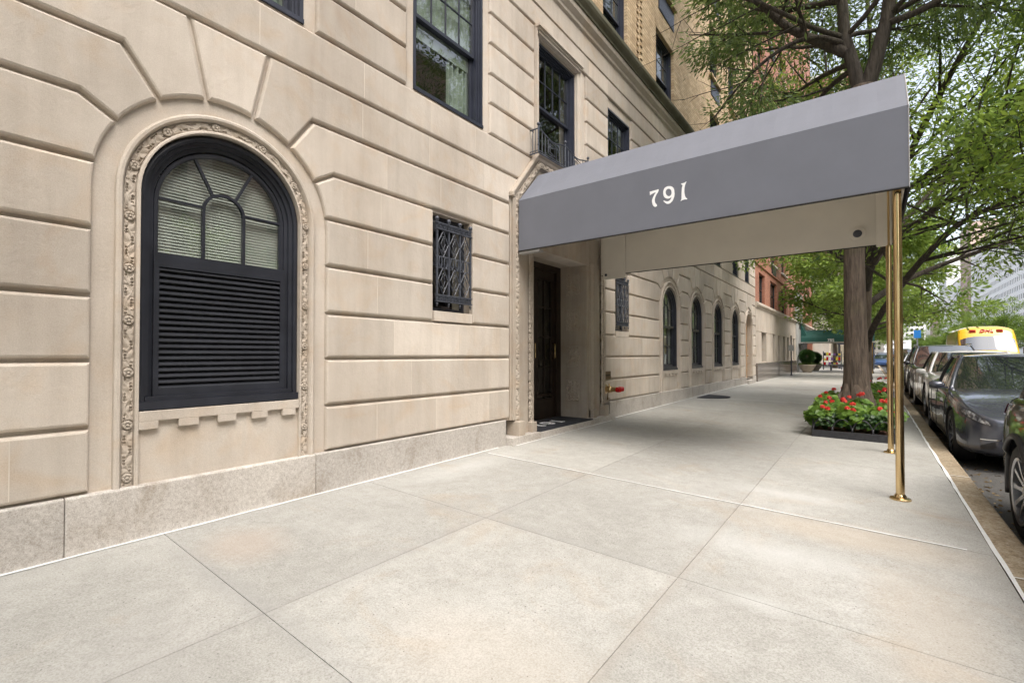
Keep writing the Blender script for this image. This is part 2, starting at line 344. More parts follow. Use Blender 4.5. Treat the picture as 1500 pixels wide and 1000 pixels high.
# sidewalk: concrete slabs over a dark bed that shows in the joints
strip_sheet('sidewalk_bed',[-60,0,3.95],[-60,-5,16,46],-.012,M['joint'])
lat=[(-14,0),(-9.5,0),(-6.5,0),(-5,0),(-3.5,0),(-2,0),(-.5,-.01),(1.0,-.027),(2.445,-.029),(3.915,-.056),(5.98,-.06),(7.62,-.06),(9.6,-.1),(11.9,-.06),(14.5,0),(16,0),(17.4,0),(19.5,0),(21.5,0),(24,0),(27,0),(30,0),(33,0),(36,0),(39,0),(42,0),(46,0)]
lon=[0.0,1.365,2.645,3.95]
b=MB(); g=.0017
for i in range(len(lat)-1):
    for j in range(3):
        x0,x1=lon[j]+(g if j else .0),lon[j+1]-(g if j<2 else 0)
        yy=lambda k,x: lat[k][0]+lat[k][1]*x
        b.tone=random.random()
        b.add([(x,y,gz(x,y)+d) for d in (0,-.012) for x,y in ((x0,yy(i,x0)+g),(x1,yy(i,x1)+g),(x1,yy(i+1,x1)-g),(x0,yy(i+1,x0)-g))],
              [(0,1,2,3),(0,4,5,1),(1,5,6,2),(2,6,7,3),(3,7,4,0)])
for (y0,y1,x0,x1) in ((41,46,-60,0),):
    b.add([(x0,y0,gz(0,y0)),(x1,y0,gz(0,y0)),(x1,y1,gz(0,y1)),(x0,y1,gz(0,y1))],[(0,1,2,3)])
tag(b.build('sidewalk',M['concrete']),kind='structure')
strip_sheet('far_sidewalk',[-60,0,3.95],[58.5,90,400],0,M['concrete'])
# kerb with its stone joints
b=MB(); ky=[-40]+[ -6.4+2.45*i for i in range(22)]+[60,300]
for i in range(len(ky)-1):
    y0,y1=ky[i]+.004,ky[i+1]-.004; b.tone=random.random()
    if 46<ky[i]<56: continue
    vs=[(x,y,gz(3.97,y)+d) for y in (y0,y1) for x,d in ((3.972,-.3),(3.972,-.002),(4.11,-.006),(4.124,-.018),(4.128,-.3))]
    b.add(vs,[(0,5,6,1),(1,6,7,2),(2,7,8,3),(3,8,9,4),(0,1,2,3,4),(5,9,8,7,6)])
tag(b.build('kerb',M['kerb']),kind='structure')
b=MB()
def seal(pts,wd=.014,dz=.004):
    n=len(pts); vs=[]
    for i,(x,y) in enumerate(pts):
        a=pts[max(i-1,0)]; c=pts[min(i+1,n-1)]; dx,dy=c[0]-a[0],c[1]-a[1]; L=math.hypot(dx,dy); w2=wd*random.uniform(.35,.6)
        for s_ in (-1,1): vs.append((x-dy/L*w2*s_, y+dx/L*w2*s_, gz(x,y)+dz))
    b.add(vs,[(2*i,2*i+1,2*i+3,2*i+2) for i in range(n-1)])
seal([(.016,y) for y in np.arange(-6,4.34,.15)],.045)
seal([(.115,y) for y in np.arange(4.42,7.1,.15)],.02); seal([(.0,4.36),(.115,4.42)],.016); seal([(.115,7.08),(.01,7.18)],.016)
seal([(.018,y) for y in np.arange(7.18,19.6,.3)],.042)
seal([(3.962+random.uniform(-.004,.004),y) for y in np.arange(-5,46,.22)],.022)
seal([(x,3.915-.056*x+random.uniform(-.003,.003)) for x in np.arange(.12,3.96,.12)],.016)
for x0,y0,x1 in ((2.0,14.5,3.7),(1.9,17.35,3.2),(.8,11.9,2.6)): seal([(x,y0) for x in np.arange(x0,x1,.3)],.03)
for yk in ky[2:8]: seal([(3.97,yk),(4.04,yk+.005),(4.12,yk)],.012)
tag(b.build('joint_sealant',M['sealant']),kind='structure')
# ------------------------------------------------------------------ stone-faced wall
def offs(poly, d):              # mitred inset of a ccw polygon
    n=len(poly); out=[]
    for i in range(n):
        p0=Vector(poly[i-1]); p1=Vector(poly[i]); p2=Vector(poly[(i+1)%n])
        a=(p1-p0); c=(p2-p1)
        if a.length<1e-6 or c.length<1e-6: out.append(tuple(p1)); continue
        a.normalize(); c.normalize(); n1=Vector((-a.y,a.x)); n2=Vector((-c.y,c.x)); m=(n1+n2); 
        if m.length<1e-4: out.append(tuple(p1+n1*d)); continue
        m.normalize(); k=d/max(m.dot(n1),.35); out.append(tuple(p1+m*k))
    return out
def clip(poly, a, lo):
    out=[]; n=len(poly); ins=lambda p_: (p_[0]>=a) if lo else (p_[0]<=a)
    for i in range(n):
        p_,q=poly[i],poly[(i+1)%n]
        if ins(p_): out.append(p_)
        if ins(p_)!=ins(q):
            t_=(a-p_[0])/(q[0]-p_[0]); out.append((a,p_[1]+t_*(q[1]-p_[1])))
    return out
def auto_cuts(ya,yb,z0,z1):
    r_=random.Random(int(z0*977)+int(ya*31)); out=[]; y=ya+r_.uniform(.35,.95)
    while y<yb-.3: out.append(y); lines.box(-.002,.0012,y-.0022,y+.0022,z0+.03,z1-.03); y+=r_.uniform(.55,1.15)
    return out
def block(b, poly, xf=0.0, xb=-.034, gap=.013, rnd=.016, cuts=()):
    a=sum(poly[i-1][0]*poly[i][1]-poly[i][0]*poly[i-1][1] for i in range(len(poly)))
    if a<0: poly=poly[::-1]
    q0=offs(poly,gap*.8); q1=offs(poly,gap); q2=offs(poly,gap+rnd*.35); q3=offs(poly,gap+rnd); n=len(poly)
    rings=[(q0,xb),(q1,xf-rnd),(q2,xf-rnd*.32),(q3,xf)]
    vs=[(x,y,z) for q,x in rings for y,z in q]
    fs=[(r*n+i,r*n+(i+1)%n,(r+1)*n+(i+1)%n,(r+1)*n+i) for r in range(3) for i in range(n)]
    b.add(vs,fs)
    ed=[None]+list(cuts)+[None]
    for i in range(len(ed)-1):
        pc=q3
        if ed[i] is not None: pc=clip(pc,ed[i],True)
        if ed[i+1] is not None: pc=clip(pc,ed[i+1],False)
        if len(pc)<3: continue
        if i: b.tone=random.random()
        tri=tessellate_polygon([[Vector((y,z,0)) for y,z in pc]])
        b.add([(xf,y,z) for y,z in pc],[tuple(t_) for t_ in tri])
def plate(b, outer, holes, xf, xb):
    polys=[outer]+holes
    tri=tessellate_polygon([[Vector((y,z,0)) for y,z in p_] for p_ in polys])
    flat=[p_ for q in polys for p_ in q]; n=len(flat)
    b.add([(xf,y,z) for y,z in flat],[tuple(t_) for t_ in tri])
    for p_ in polys:
        k=len(p_); b.add([(xf,y,z) for y,z in p_]+[(xb,y,z) for y,z in p_],[(i,(i+1)%k,k+(i+1)%k,k+i) for i in range(k)])
J=[.32,.68,1.05,1.41,1.785,2.16,2.52,2.885,3.235]
ZC=2.05; RO=.695
ANG=[31.5,55,78]
def arc(c,r,a0,a1,n=10,zc=ZC):
    return [(c+r*math.cos(R(a0+(a1-a0)*i/n)), zc+r*math.sin(R(a0+(a1-a0)*i/n))) for i in range(n+1)]
def archside(c, sgn, k):         # boundary of course k along an arch, bottom to top
    z0,z1=J[k],J[k+1]
    if k<4: return [(c+sgn*RO,z0),(c+sgn*RO,z1)]
    f=lambda a:(a if sgn>0 else 180-a)
    if k==4: return [(c+sgn*RO,z0),(c+sgn*RO,ZC)]+[(c+sgn*RO*math.cos(math.asin((z1-ZC)/RO)),z1)]
    if k==5: return arc(c,RO,f(math.degrees(math.asin((J[5]-ZC)/RO))),f(ANG[0]),4)+[(c+sgn*(z1-ZC)/math.tan(R(ANG[0])),z1)]
    if k==6: return [(c+sgn*(z0-ZC)/math.tan(R(ANG[0])),z0)]+arc(c,RO,f(ANG[0]),f(ANG[1]),5)+[(c+sgn*(z1-ZC)/math.tan(R(ANG[1])),z1)]
    if k==7: return [(c+sgn*(z0-ZC)/math.tan(R(ANG[1])),z0)]+arc(c,RO,f(ANG[1]),f(ANG[2]),5)+[(c+sgn*(z1-ZC)/math.tan(R(ANG[2])),z1)]
def vert(y,k): return [(y,J[k]),(y,J[k+1])]
bldg=empty('apartment_building',(0,0,0),0,'limestone-based tan brick apartment building behind the grey entrance canopy','building')
stones=MB(); lines=MB()
def course(left, right, k, cuts=(), dep=0):
    # left/right: boundary point lists bottom->top; cuts: y of flush vertical joints
    segs=[]; L=left
    for c in list(cuts)+[None]:
        Rr = right if c is None else vert(c,k)
        segs.append((L,Rr)); L=Rr
    z0,z1=J[k],J[k+1]
    stones.tone=random.random()
    ya,yb=max(p_[0] for p_ in left),min(p_[0] for p_ in right)
    block(stones,[left[0]]+right+left[::-1][:-1],cuts=auto_cuts(ya,yb,z0,z1))
ARCH=[1.365,10.15,12.12,14.17,16.3,18.35]
DL,DR=4.45,6.98
def chamL(z): return DL if z<=3.0 else DL+(z-3.0)*.83
def chamR(z): return DR if z<=3.0 else DR-(z-3.0)*.83
def doorb(f,k): 
    z0,z1=J[k],J[k+1]; return [(f(z0),z0)]+([(f(3.0),3.0)] if z0<3.0<z1 else [])+[(f(z1),z1)]
for k in range(8):
    # each stone is split where a flush joint shows, so every stone keeps its own tone
    def run(left,right,cuts):
        L=left
        for c in cuts: course(L,vert(c,k),k); L=vert(c,k)
        course(L,right,k)
    A0=ARCH[0]
    rr=random.Random(k)
    course(vert(-4,k),archside(A0,-1,k),k,[-1.9+.5*(k%2),-.6+.3*(k%2)]+([.18 if k%2 else .38] if k>=4 else []))
    jit=[3.0,3.6,2.75,3.3,2.9,3.5,2.6,3.3][k]
    if k in (3,4,5):
        course(archside(A0,1,k),vert(3.222,k),k); course(vert(3.775,k),doorb(chamL,k),k)
        course(doorb(chamR,k),vert(7.38,k),k); course(vert(7.915,k),archside(ARCH[1],-1,k),k)
    else:
        course(archside(A0,1,k),doorb(chamL,k),k,[jit,jit+.75] if k<5 else [jit])
        course(doorb(chamR,k),archside(ARCH[1],-1,k),k,[8.0+.4*(k%2),8.9])
    for i in range(1,5): course(archside(ARCH[i],1,k),archside(ARCH[i+1],-1,k),k)
    course(archside(ARCH[5],1,k),vert(19.55,k),k)
for c in ARCH:                    # keystones
    stones.tone=random.random()
    block(stones, arc(c,RO,102,78,6)+[(c+1.185/math.tan(R(78)),3.235),(c-1.185/math.tan(R(78)),3.235)])
def cut_lines(y0,y1,z0,z1,step,off=0):
    y=y0+off
    while y<y1-.2:
        lines.box(-.002,.0012,y-.0025,y+.0025,z0+.03,z1-.03); y+=step*random.uniform(.8,1.2)
def rect(y0,y1,z0,z1,**k):
    stones.tone=random.random(); block(stones,[(y0,z0),(y1,z0),(y1,z1),(y0,z1)],cuts=auto_cuts(y0,y1,z0,z1),**k)
yy=[-4,-2.2,-.7,.78,2.2,3.4]
stones.tone=.6; block(stones,[(-4,3.235),(chamL(3.235),3.235),(chamL(3.59),3.59),(-4,3.59)],cuts=auto_cuts(-4,4.6,3.235,3.59))
stones.tone=.4; block(stones,[(chamR(3.235),3.235),(19.55,3.235),(19.55,3.59),(chamR(3.59),3.59)],cuts=auto_cuts(6.9,19.5,3.235,3.59))
WIN2=[(-1.3,-.35),(.96,1.88),(2.97,3.98),(5.08,6.05),(7.14,8.04),(9.95,10.85),(11.7,12.5),(13.62,14.5),(15.95,16.75),(17.75,18.5)]
K2=[3.59,3.94,4.28,4.63,4.98,5.34]
edges=[-4]
for i,(a,c) in enumerate(WIN2):
    m_=.085 if i in(1,2) else (.09 if i==3 else .02)
    if i==3: a,c=a-.01,c+.20
    edges+= [a-m_,c+m_]
edges.append(19.55)
for k in range(5):
    for i in range(0,len(edges),2):
        y0,y1=edges[i],edges[i+1]
        if k==4: continue
        rect(y0,y1,K2[k],K2[k+1]); 
for i in range(0,len(edges),2): rect(edges[i],edges[i+1],4.98,5.34)
stones.tone=.5; rect(-4,19.55,5.34,5.64)
# frames of stone left flush beside the second floor windows
for i,(a,c) in enumerate(WIN2):
    pass
stones.mi=1; stones.add(lines.v,lines.f)
stones.build('stone_facing',[M['lime'],M['mortar']],bldg)
# backing wall with its openings
def opening(c,r,z0,zc=ZC,n=20): return [(c-r,z0)]+[(c+r,z0)]+arc(c,r,0,180,n)
b=MB()
holes=[opening(ARCH[0],.49,.745)]+[opening(c,.49,.745) for c in ARCH[1:5]]+[opening(ARCH[5],.47,.2621)]
holes+=[[(3.225,1.52),(3.772,1.52),(3.772,2.5),(3.225,2.5)],[(7.385,1.49),(7.91,1.49),(7.91,2.46),(7.385,2.46)]]
holes+=[[(a,3.61),(c,3.61),(c,5.2),(a,5.2)] for a,c in WIN2]
holes+=[]
plate(b,[(-4,.30),(4.93,.30),(4.93,2.45),(6.41,2.45),(6.41,.30),(17.88,.30),(17.88,.262),(18.82,.262),(18.82,.30),(19.55,.30),(19.55,5.66),(-4,5.66)],holes,-.034,-.30)
b.build('wall',M['lime_d'] if False else M['lime'],bldg)
# plinth
b=MB()
def zb(y): return gz(0,y)-.1
py_=[-4,-1.9,.33,.62,2.2,3.3,4.36]
def plin(y0,y1,top=.318,x=.012,xb=-.2):
    b.tone=random.random(); b.prism([(xb,zb(y0)),(x,zb(y0)),(x,top-.008),(x-.008,top),(xb,top)],y0+.0012,y1-.0012,'y')
for a,c in ((-4,-1.6),(-1.6,.56),(.56,1.98),(1.98,4.36),(7.12,7.5),(7.5,8.0),(8.0,8.6),(8.6,9.5),(9.5,11.1),(11.1,12.6),(12.6,14.4),(14.4,16),(16,17.82),(18.92,19.54)): plin(a,c)
b.tone=.6
b.box(-.9,.105,4.36,4.93,-.1,.115); b.box(-.9,.105,4.932,6.42,-.1,.105); b.box(-.9,.105,6.422,7.12,-.1,.115)
b.box(-.4,.10,17.82,18.92,-.1,.20)
b.build('plinth',M['granite'],bldg,bevel=.006)
# ------------------------------------------------------------------ mouldings swept in the wall plane
def wsweep(b, path, prof, closed=False):
    n=len(path); P=[Vector(p_) for p_ in path]; vs=[]
    for i in range(n):
        a=(P[i]-P[i-1]) if i>0 else (P[1]-P[0]); c=(P[i+1]-P[i]) if i<n-1 else (P[-1]-P[-2])
        a.normalize(); c.normalize(); na=Vector((a.y,-a.x)); nc=Vector((c.y,-c.x)); m_=(na+nc).normalized(); k=1/max(m_.dot(na),.5)
        for o_,x in prof:
            q=P[i]+m_*k*o_; vs.append((x,q.x,q.y))
    m_=len(prof); fs=[(i*m_+j,i*m_+j+1,(i+1)*m_+j+1,(i+1)*m_+j) for i in range(n-1) for j in range(m_-1)]
    fs+=[tuple(range(m_)),tuple((n-1)*m_+j for j in range(m_))]
    b.add(vs,fs)
def archpath(c,r,z0,n=28,zc=ZC):  # runs up the left, over, down the right: outward normal to the left side
    return [(c-r,z0),(c-r,zc)]+arc(c,r,180,0,n,zc)[1:]+[(c+r,z0)]
# path normals above point to (t.y,-t.x): for the upward left leg that is +y (inward), so outward offsets are negative
def ring(b,c,z0,prof,n=28,r=.5,zc=ZC): wsweep(b,archpath(c,r,z0,n,zc),[(-(o_-r),x) for o_,x in prof])
def hscroll(u,v,per=.305,ph=.1,hw=.028):
    # carved foliage: rosettes joined by scrolling leaves with drilled eyes; u metres along, v in -1..1
    q=((u+ph)%per)-per/2; vv=v*hw; r=math.hypot(q,vv); 
    th=math.atan2(vv,q)
    env=1-max(0,abs(v)-.82)/.18*.9
    if r<.0275:
        if r<.0080: return .019
        if r<.0115: return .002
        if r>.0255: return .004
        return .0145-.0045*(abs(math.sin(2.5*th))<.22)
    w_=math.sin(2*math.pi*(u+ph)/per*2+.6); 
    if r<.031: return -.004
    vine=math.exp(-((v-.55*w_)/.30)**2)*.008
    lf=(.5+.5*math.sin(2*math.pi*u/.062+2.2*v*(1 if w_>0 else -1)))**.7*.0065*env
    h=.001+max(vine,lf)
    for k in range(-1,2):
        hu=(u-.018*k)%.061-.03; hv=v-(.5 if int((u-.018*k)//.061)%2 else -.55)
        if (hu/.0072)**2+(hv*hw/.0055)**2<1 : return -.026
    return h
def carve_strip(b, pts, hw, x0, du=.004, nv=15, fn=hscroll, amp=1.0):
    # pts: polyline (y,z) of the centre line
    P=[Vector(p_) for p_ in pts]; L=[0]
    for i in range(1,len(P)): L.append(L[-1]+(P[i]-P[i-1]).length)
    n=int(L[-1]/du); vs=[]; k=0
    for i in range(n+1):
        u=L[-1]*i/n
        while k<len(P)-2 and u>L[k+1]: k+=1
        t_=(P[k+1]-P[k]).normalized(); p_=P[k]+t_*(u-L[k]); nn=Vector((t_.y,-t_.x))
        for j in range(nv):
            v=-1+2*j/(nv-1); q=p_+nn*hw*v; vs.append((x0+amp*fn(u,v),q.x,q.y))
    fs=[(i*nv+j,i*nv+j+1,(i+1)*nv+j+1,(i+1)*nv+j) for i in range(n) for j in range(nv-1)]
    b.add(vs,fs)
def slim(o_): return o_
surr_src=orn_src=None
def arch_surround(c, z0=.315, fine=True):
    global surr_src, orn_src
    if surr_src is None or not fine:
        b=MB()
        ring(b,0,z0,[(.605,-.034),(.603,-.004),(.592,.004),(.578,.003),(.570,-.008),(.566,-.030)],36,.57)
        ring(b,0,z0,[(.566,-.030),(.564,-.033),(.508,-.033),(.506,-.010),(.498,-.004),(.489,-.004),(.487,-.06)],36,.5)
        o=b.build('arch_surround',M['lime'],bldg,smooth=True,auto=35); o.location.y=c; surr_src=o
        b=MB(); carve_strip(b,archpath(0,.536,z0,40),.026,-.030,.0028,19)
        q=b.build('carved_band',M['lime_orn'],o,fixn=False,smooth=True); orn_src=q
        return o
    o=link_copy(surr_src,bldg); o.location.y=c; link_copy(orn_src,o); return o
for c in ARCH: arch_surround(c)
# stepped corbel table and apron under the arched windows
cs=None
for c in ARCH[:5]:
    if cs is None:
        b=MB(); xs=[-.487,-.39,-.286,-.175,-.064,.048,.149,.256,.363,.46]
        b.box(-.034,-.004,-.487,.487,.685,.745)
        for i in range(0,len(xs),2):
            a=xs[i]; e=xs[i+1] if i+1<len(xs) else .487
            b.box(-.034,-.004,a,min(e,.487),.638,.6855)
        cs=b.build('corbel_table',M['lime'],bldg,bevel=.003); cs.location.y=c
    else: o=link_copy(cs,bldg); o.location.y=c
# cornice of the stone base
b=MB(); b.tone=.4
b.prism([(-.3,5.655),(.0,5.655),(.0,5.93),(.03,5.95),(.035,5.99),(.09,6.05),(.10,6.09),(.10,6.12),(-.3,6.12)],-4,19.55,'y')
b.build('frieze',M['lime'],bldg)
b=MB(); b.prism([(-.3,6.123),(.12,6.123),(.125,6.15),(.17,6.20),(.19,6.24),(.19,6.30),(.17,6.33),(-.05,6.40),(-.3,6.40)],-4,19.55,'y')
b.build('cornice',stone('dark_cornice',(.085,.085,.055),(.20,.19,.14),streak=.2),bldg)  # much darker, slightly olive stone than the frieze
# ------------------------------------------------------------------ arched windows
def glass_arc(c,r,z0,x,b):
    pl=opening(c,r,z0,ZC-.02,24); tri=tessellate_polygon([[Vector((y,z,0)) for y,z in pl]])
    b.add([(x,y,z) for y,z in pl],[tuple(t_) for t_ in tri])
def arched_window(c, louvred):
    b=MB()
    ring(b,0,.765,[(.488,-.055),(.484,-.040),(.470,-.036),(.455,-.040),(.452,-.060),(.430,-.066),(.427,-.085),(.405,-.090),(.402,-.12)],32,.45,ZC-.01)
    b.box(-.13,-.02,-.487,.487,.752,.800); b.box(-.14,-.045,-.45,.45,.80,.828)
    # upper sash
    zc=ZC-.02
    ring(b,0,1.70,[(.404,-.100),(.400,-.092),(.382,-.092),(.375,-.105),(.375,-.125)],32,.39,zc)
    b.box(-.125,-.080,-.404,.404,1.662,1.712)
    for s_ in (-1,1): b.box(-.122,-.098,s_*.126-.009,s_*.126+.009,1.712,zc+.01)
    wsweep(b,arc(0,.126,180,0,16,zc+.01),[(.009,-.098),(-.009,-.098),(-.009,-.122),(.009,-.122)])
    for s_ in (-1,1):
        wsweep(b,[(s_*.126,zc+.028),(s_*.38,zc+.028)],[(.008,-.099),(-.008,-.099),(-.008,-.121),(.008,-.121)])
        a1=R(90-s_*33); wsweep(b,[(.13*math.cos(a1),zc+.01+.13*math.sin(a1)),(.385*math.cos(R(90-s_*28)),zc+.385*math.sin(R(90-s_*28)))],[(.008,-.0985),(-.008,-.0985),(-.008,-.1215),(.008,-.1215)])
    if louvred:
        for y0,y1 in ((-.404,-.376),(.370,.404)): b.box(-.13,-.070,y0,y1,.828,1.662)
        b.box(-.13,-.07,-.376,.37,.828,.872); b.box(-.13,-.07,-.376,.37,1.625,1.662)
    else:
        for y0,y1 in ((-.404,-.37),(.37,.404)): b.box(-.15,-.105,y0,y1,.828,1.662)
        b.box(-.15,-.105,-.37,.37,.828,.875)
        for s_ in (-1,1): b.box(-.146,-.118,s_*.126-.009,s_*.126+.009,.875,1.662)
        b.box(-.1455,-.1185,-.37,.37,1.26,1.278)
    o=b.build('window',M['black'],bldg,bevel=0); o.location.y=c
    g_=MB(); glass_arc(0,.376,1.70,-.112,g_); g_.build('pane',M['glass'],o,fixn=False)
    if louvred:
        s_=MB(); n=21; 
        for i in range(n):
            z=.885+(.735)*i/(n-1)
            s_.add([(-.073,-.375,z-.008),(-.073,.369,z-.008),(-.100,.369,z+.017),(-.100,-.375,z+.017),(-.073,-.375,z-.017),(-.073,.369,z-.017),(-.105,.369,z+.008),(-.105,-.375,z+.008)],
              [(0,1,2,3),(4,7,6,5),(0,4,5,1)])
        s_.build('louvre',M['louver'],o,fixn=False)
        s_=MB(); s_.box(-.16,-.13,-.40,.40,.83,1.66); s_.build('louvre_backing',M['dark'],o)
        s_=MB(); s_.box(-.10,-.079,.372,.382,.83,1.655); s_.build('jamb_track',M['steel'],o)
    else:
        g_=MB(); g_.add([(-.133,-.37,.87),(-.133,.37,.87),(-.133,.37,1.67),(-.133,-.37,1.67)],[(0,1,2,3)]); g_.build('pane',M['glass'],o,fixn=False)
    s_=MB()
    nb=38 if louvred else 74; zt=2.425; zb_=1.70 if louvred else .9
    for i in range(nb):
        z=zb_+(zt-zb_)*i/(nb-1); hw=.40 if z<zc else math.sqrt(max(.402**2-(z-zc)**2,.01))
        s_.add([(-.150,-hw,z-.0115),(-.150,hw,z-.0115),(-.160,hw,z+.0085),(-.160,-hw,z+.0085)],[(0,1,2,3)])
    s_.build('blind',M['blind'],o,fixn=False)
    return o
def wcopy(o,c): 
    n=link_copy(o,bldg); n.location.y=c
    for ch in o.children: link_copy(ch,n)
w0=arched_window(ARCH[0],True); w1=arched_window(ARCH[1],False)
for c in ARCH[2:5]: wcopy(w1,c)
# oak side door in the last arch
b=MB(); zd=.2
pl=opening(0,.47,zd); b.prism(pl,-.20,-.16); 
for y0,y1,z0,z1 in ((-.36,-.04,.35,1.0),(.04,.36,.35,1.0),(-.36,-.04,1.12,1.9),(.04,.36,1.12,1.9)): b.box(-.165,-.145,y0,y1,z0,z1)
o=b.build('side_door',M['wooddoor'],bldg,bevel=.004); o.location.y=ARCH[5]
h_=MB(); h_.ball((-.12,.38,1.05),.022); h_.build('door_knob',M['brass'],o,smooth=True)
# ------------------------------------------------------------------ double-hung windows
def curtain_mesh(y0,y1,z0,z1,x,n=60,seed=0,amp=.018):
    b=MB(); r_=random.Random(seed); ph=r_.random()*6; vs=[]
    for i in range(n+1):
        f=i/n; y=y0+(y1-y0)*f; xx=x+amp*math.sin(f*(y1-y0)*95+ph+1.5*math.sin(f*7)); vs+= [(xx,y,z0),(xx*1.0+.004,y,z1)]
    b.add(vs,[(2*i,2*i+2,2*i+3,2*i+1) for i in range(n)]); return b
def sash_window(y0,y1,z0,z1,parent,x=-.03,cols=4,rows=2,near=True,mat='navyframe',meet=.5,curt=True):
    b=MB(); f=.045; W=y1-y0
    for k,(d,t_) in enumerate(((0,.030),(.02,.022),(.036,.018))):
        a=[0,.030,.052][k]; xx=x-[.0,.022,.04][k]
        b.box(xx-.10+.0,xx,y0+a,y0+a+t_,z0,z1); b.box(xx-.10,xx,y1-a-t_,y1-a,z0,z1)
        b.box(xx-.1003,xx-.0003,y0+a+t_,y1-a-t_,z1-a-t_,z1-a) 
    b.box(x-.12,x+.012,y0,y1,z0,z0+.035); 
    a=.072; zm=z0+(z1-z0)*meet; xi=x-.065
    def sash(za,zb,xs,c_,r_):
        b.box(xs-.03,xs,y0+a,y0+a+.028,za,zb); b.box(xs-.03,xs,y1-a-.028,y1-a,za,zb)
        b.box(xs-.0303,xs-.0003,y0+a+.028,y1-a-.028,za,za+.035); b.box(xs-.0303,xs-.0003,y0+a+.028,y1-a-.028,zb-.03,zb)
        for i in range(1,c_):
            y=y0+a+.028+(W-2*a-.056)*i/c_; b.box(xs-.024,xs-.006,y-.006,y+.006,za+.035,zb-.03)
        for i in range(1,r_):
            z=za+.035+(zb-za-.065)*i/r_; b.box(xs-.0235,xs-.0065,y0+a+.028,y1-a-.028,z-.006,z+.006)
    sash(zm-.015,z1-.06,xi,cols,rows); sash(z0+.035,zm+.02,xi-.035,1,1)
    o=b.build('window',M[mat],parent)
    g_=MB()
    for za,zb,xs in ((zm,z1-.08,xi-.015),(z0+.06,zm,xi-.05)):
        g_.add([(xs,y0+a+.01,za),(xs,y1-a-.01,za),(xs,y1-a-.01,zb),(xs,y0+a+.01,zb)],[(0,1,2,3)])
    g_.build('pane',M['glass'] if near else M['dglass'],o,fixn=False)
    if near and curt:
        c_=curtain_mesh(y0+.08,y1-.08,zm+.02,z1-.05,x-.145,90,1); c_.build('sheer_curtain',M['curtain'],o,fixn=False,smooth=True)
        c_=curtain_mesh(y0+W*.60,y1-.07,z0+.05,zm+.05,x-.165,60,2,.022); c_.build('drape',M['curtain'],o,fixn=False,smooth=True)
        c_=MB(); c_.box(x-.145,x-.138,y0+.08,y1-.08,zm-.16,zm+.02); c_.build('roller_shade',M['curtain'],o)
    return o
for i,(a,c) in enumerate(WIN2):
    sash_window(a,c,3.612,5.198,bldg,near=i<5,curt=i in (1,2),cols=4 if i<4 else 3,meet=.5 if i<7 else .48)
# moulded surround of the window over the entrance
b=MB(); b.tone=.6
wsweep(b,[(5.06,3.6),(5.06,5.24),(6.07,5.24),(6.07,3.6)],[(.0,-.04),(.0,.004),(-.055,.006),(-.06,.028),(-.075,.03),(-.08,-.03)])
b.box(-.034,-.004,6.15,6.25,3.6,5.3)
b.box(-.05,.075,4.98,6.15,5.315,5.345); b.box(-.05,.052,5.0,6.13,5.285,5.315); b.box(-.05,.035,5.02,6.11,5.25,5.285)
b.build('window_surround',M['lime'],bldg)
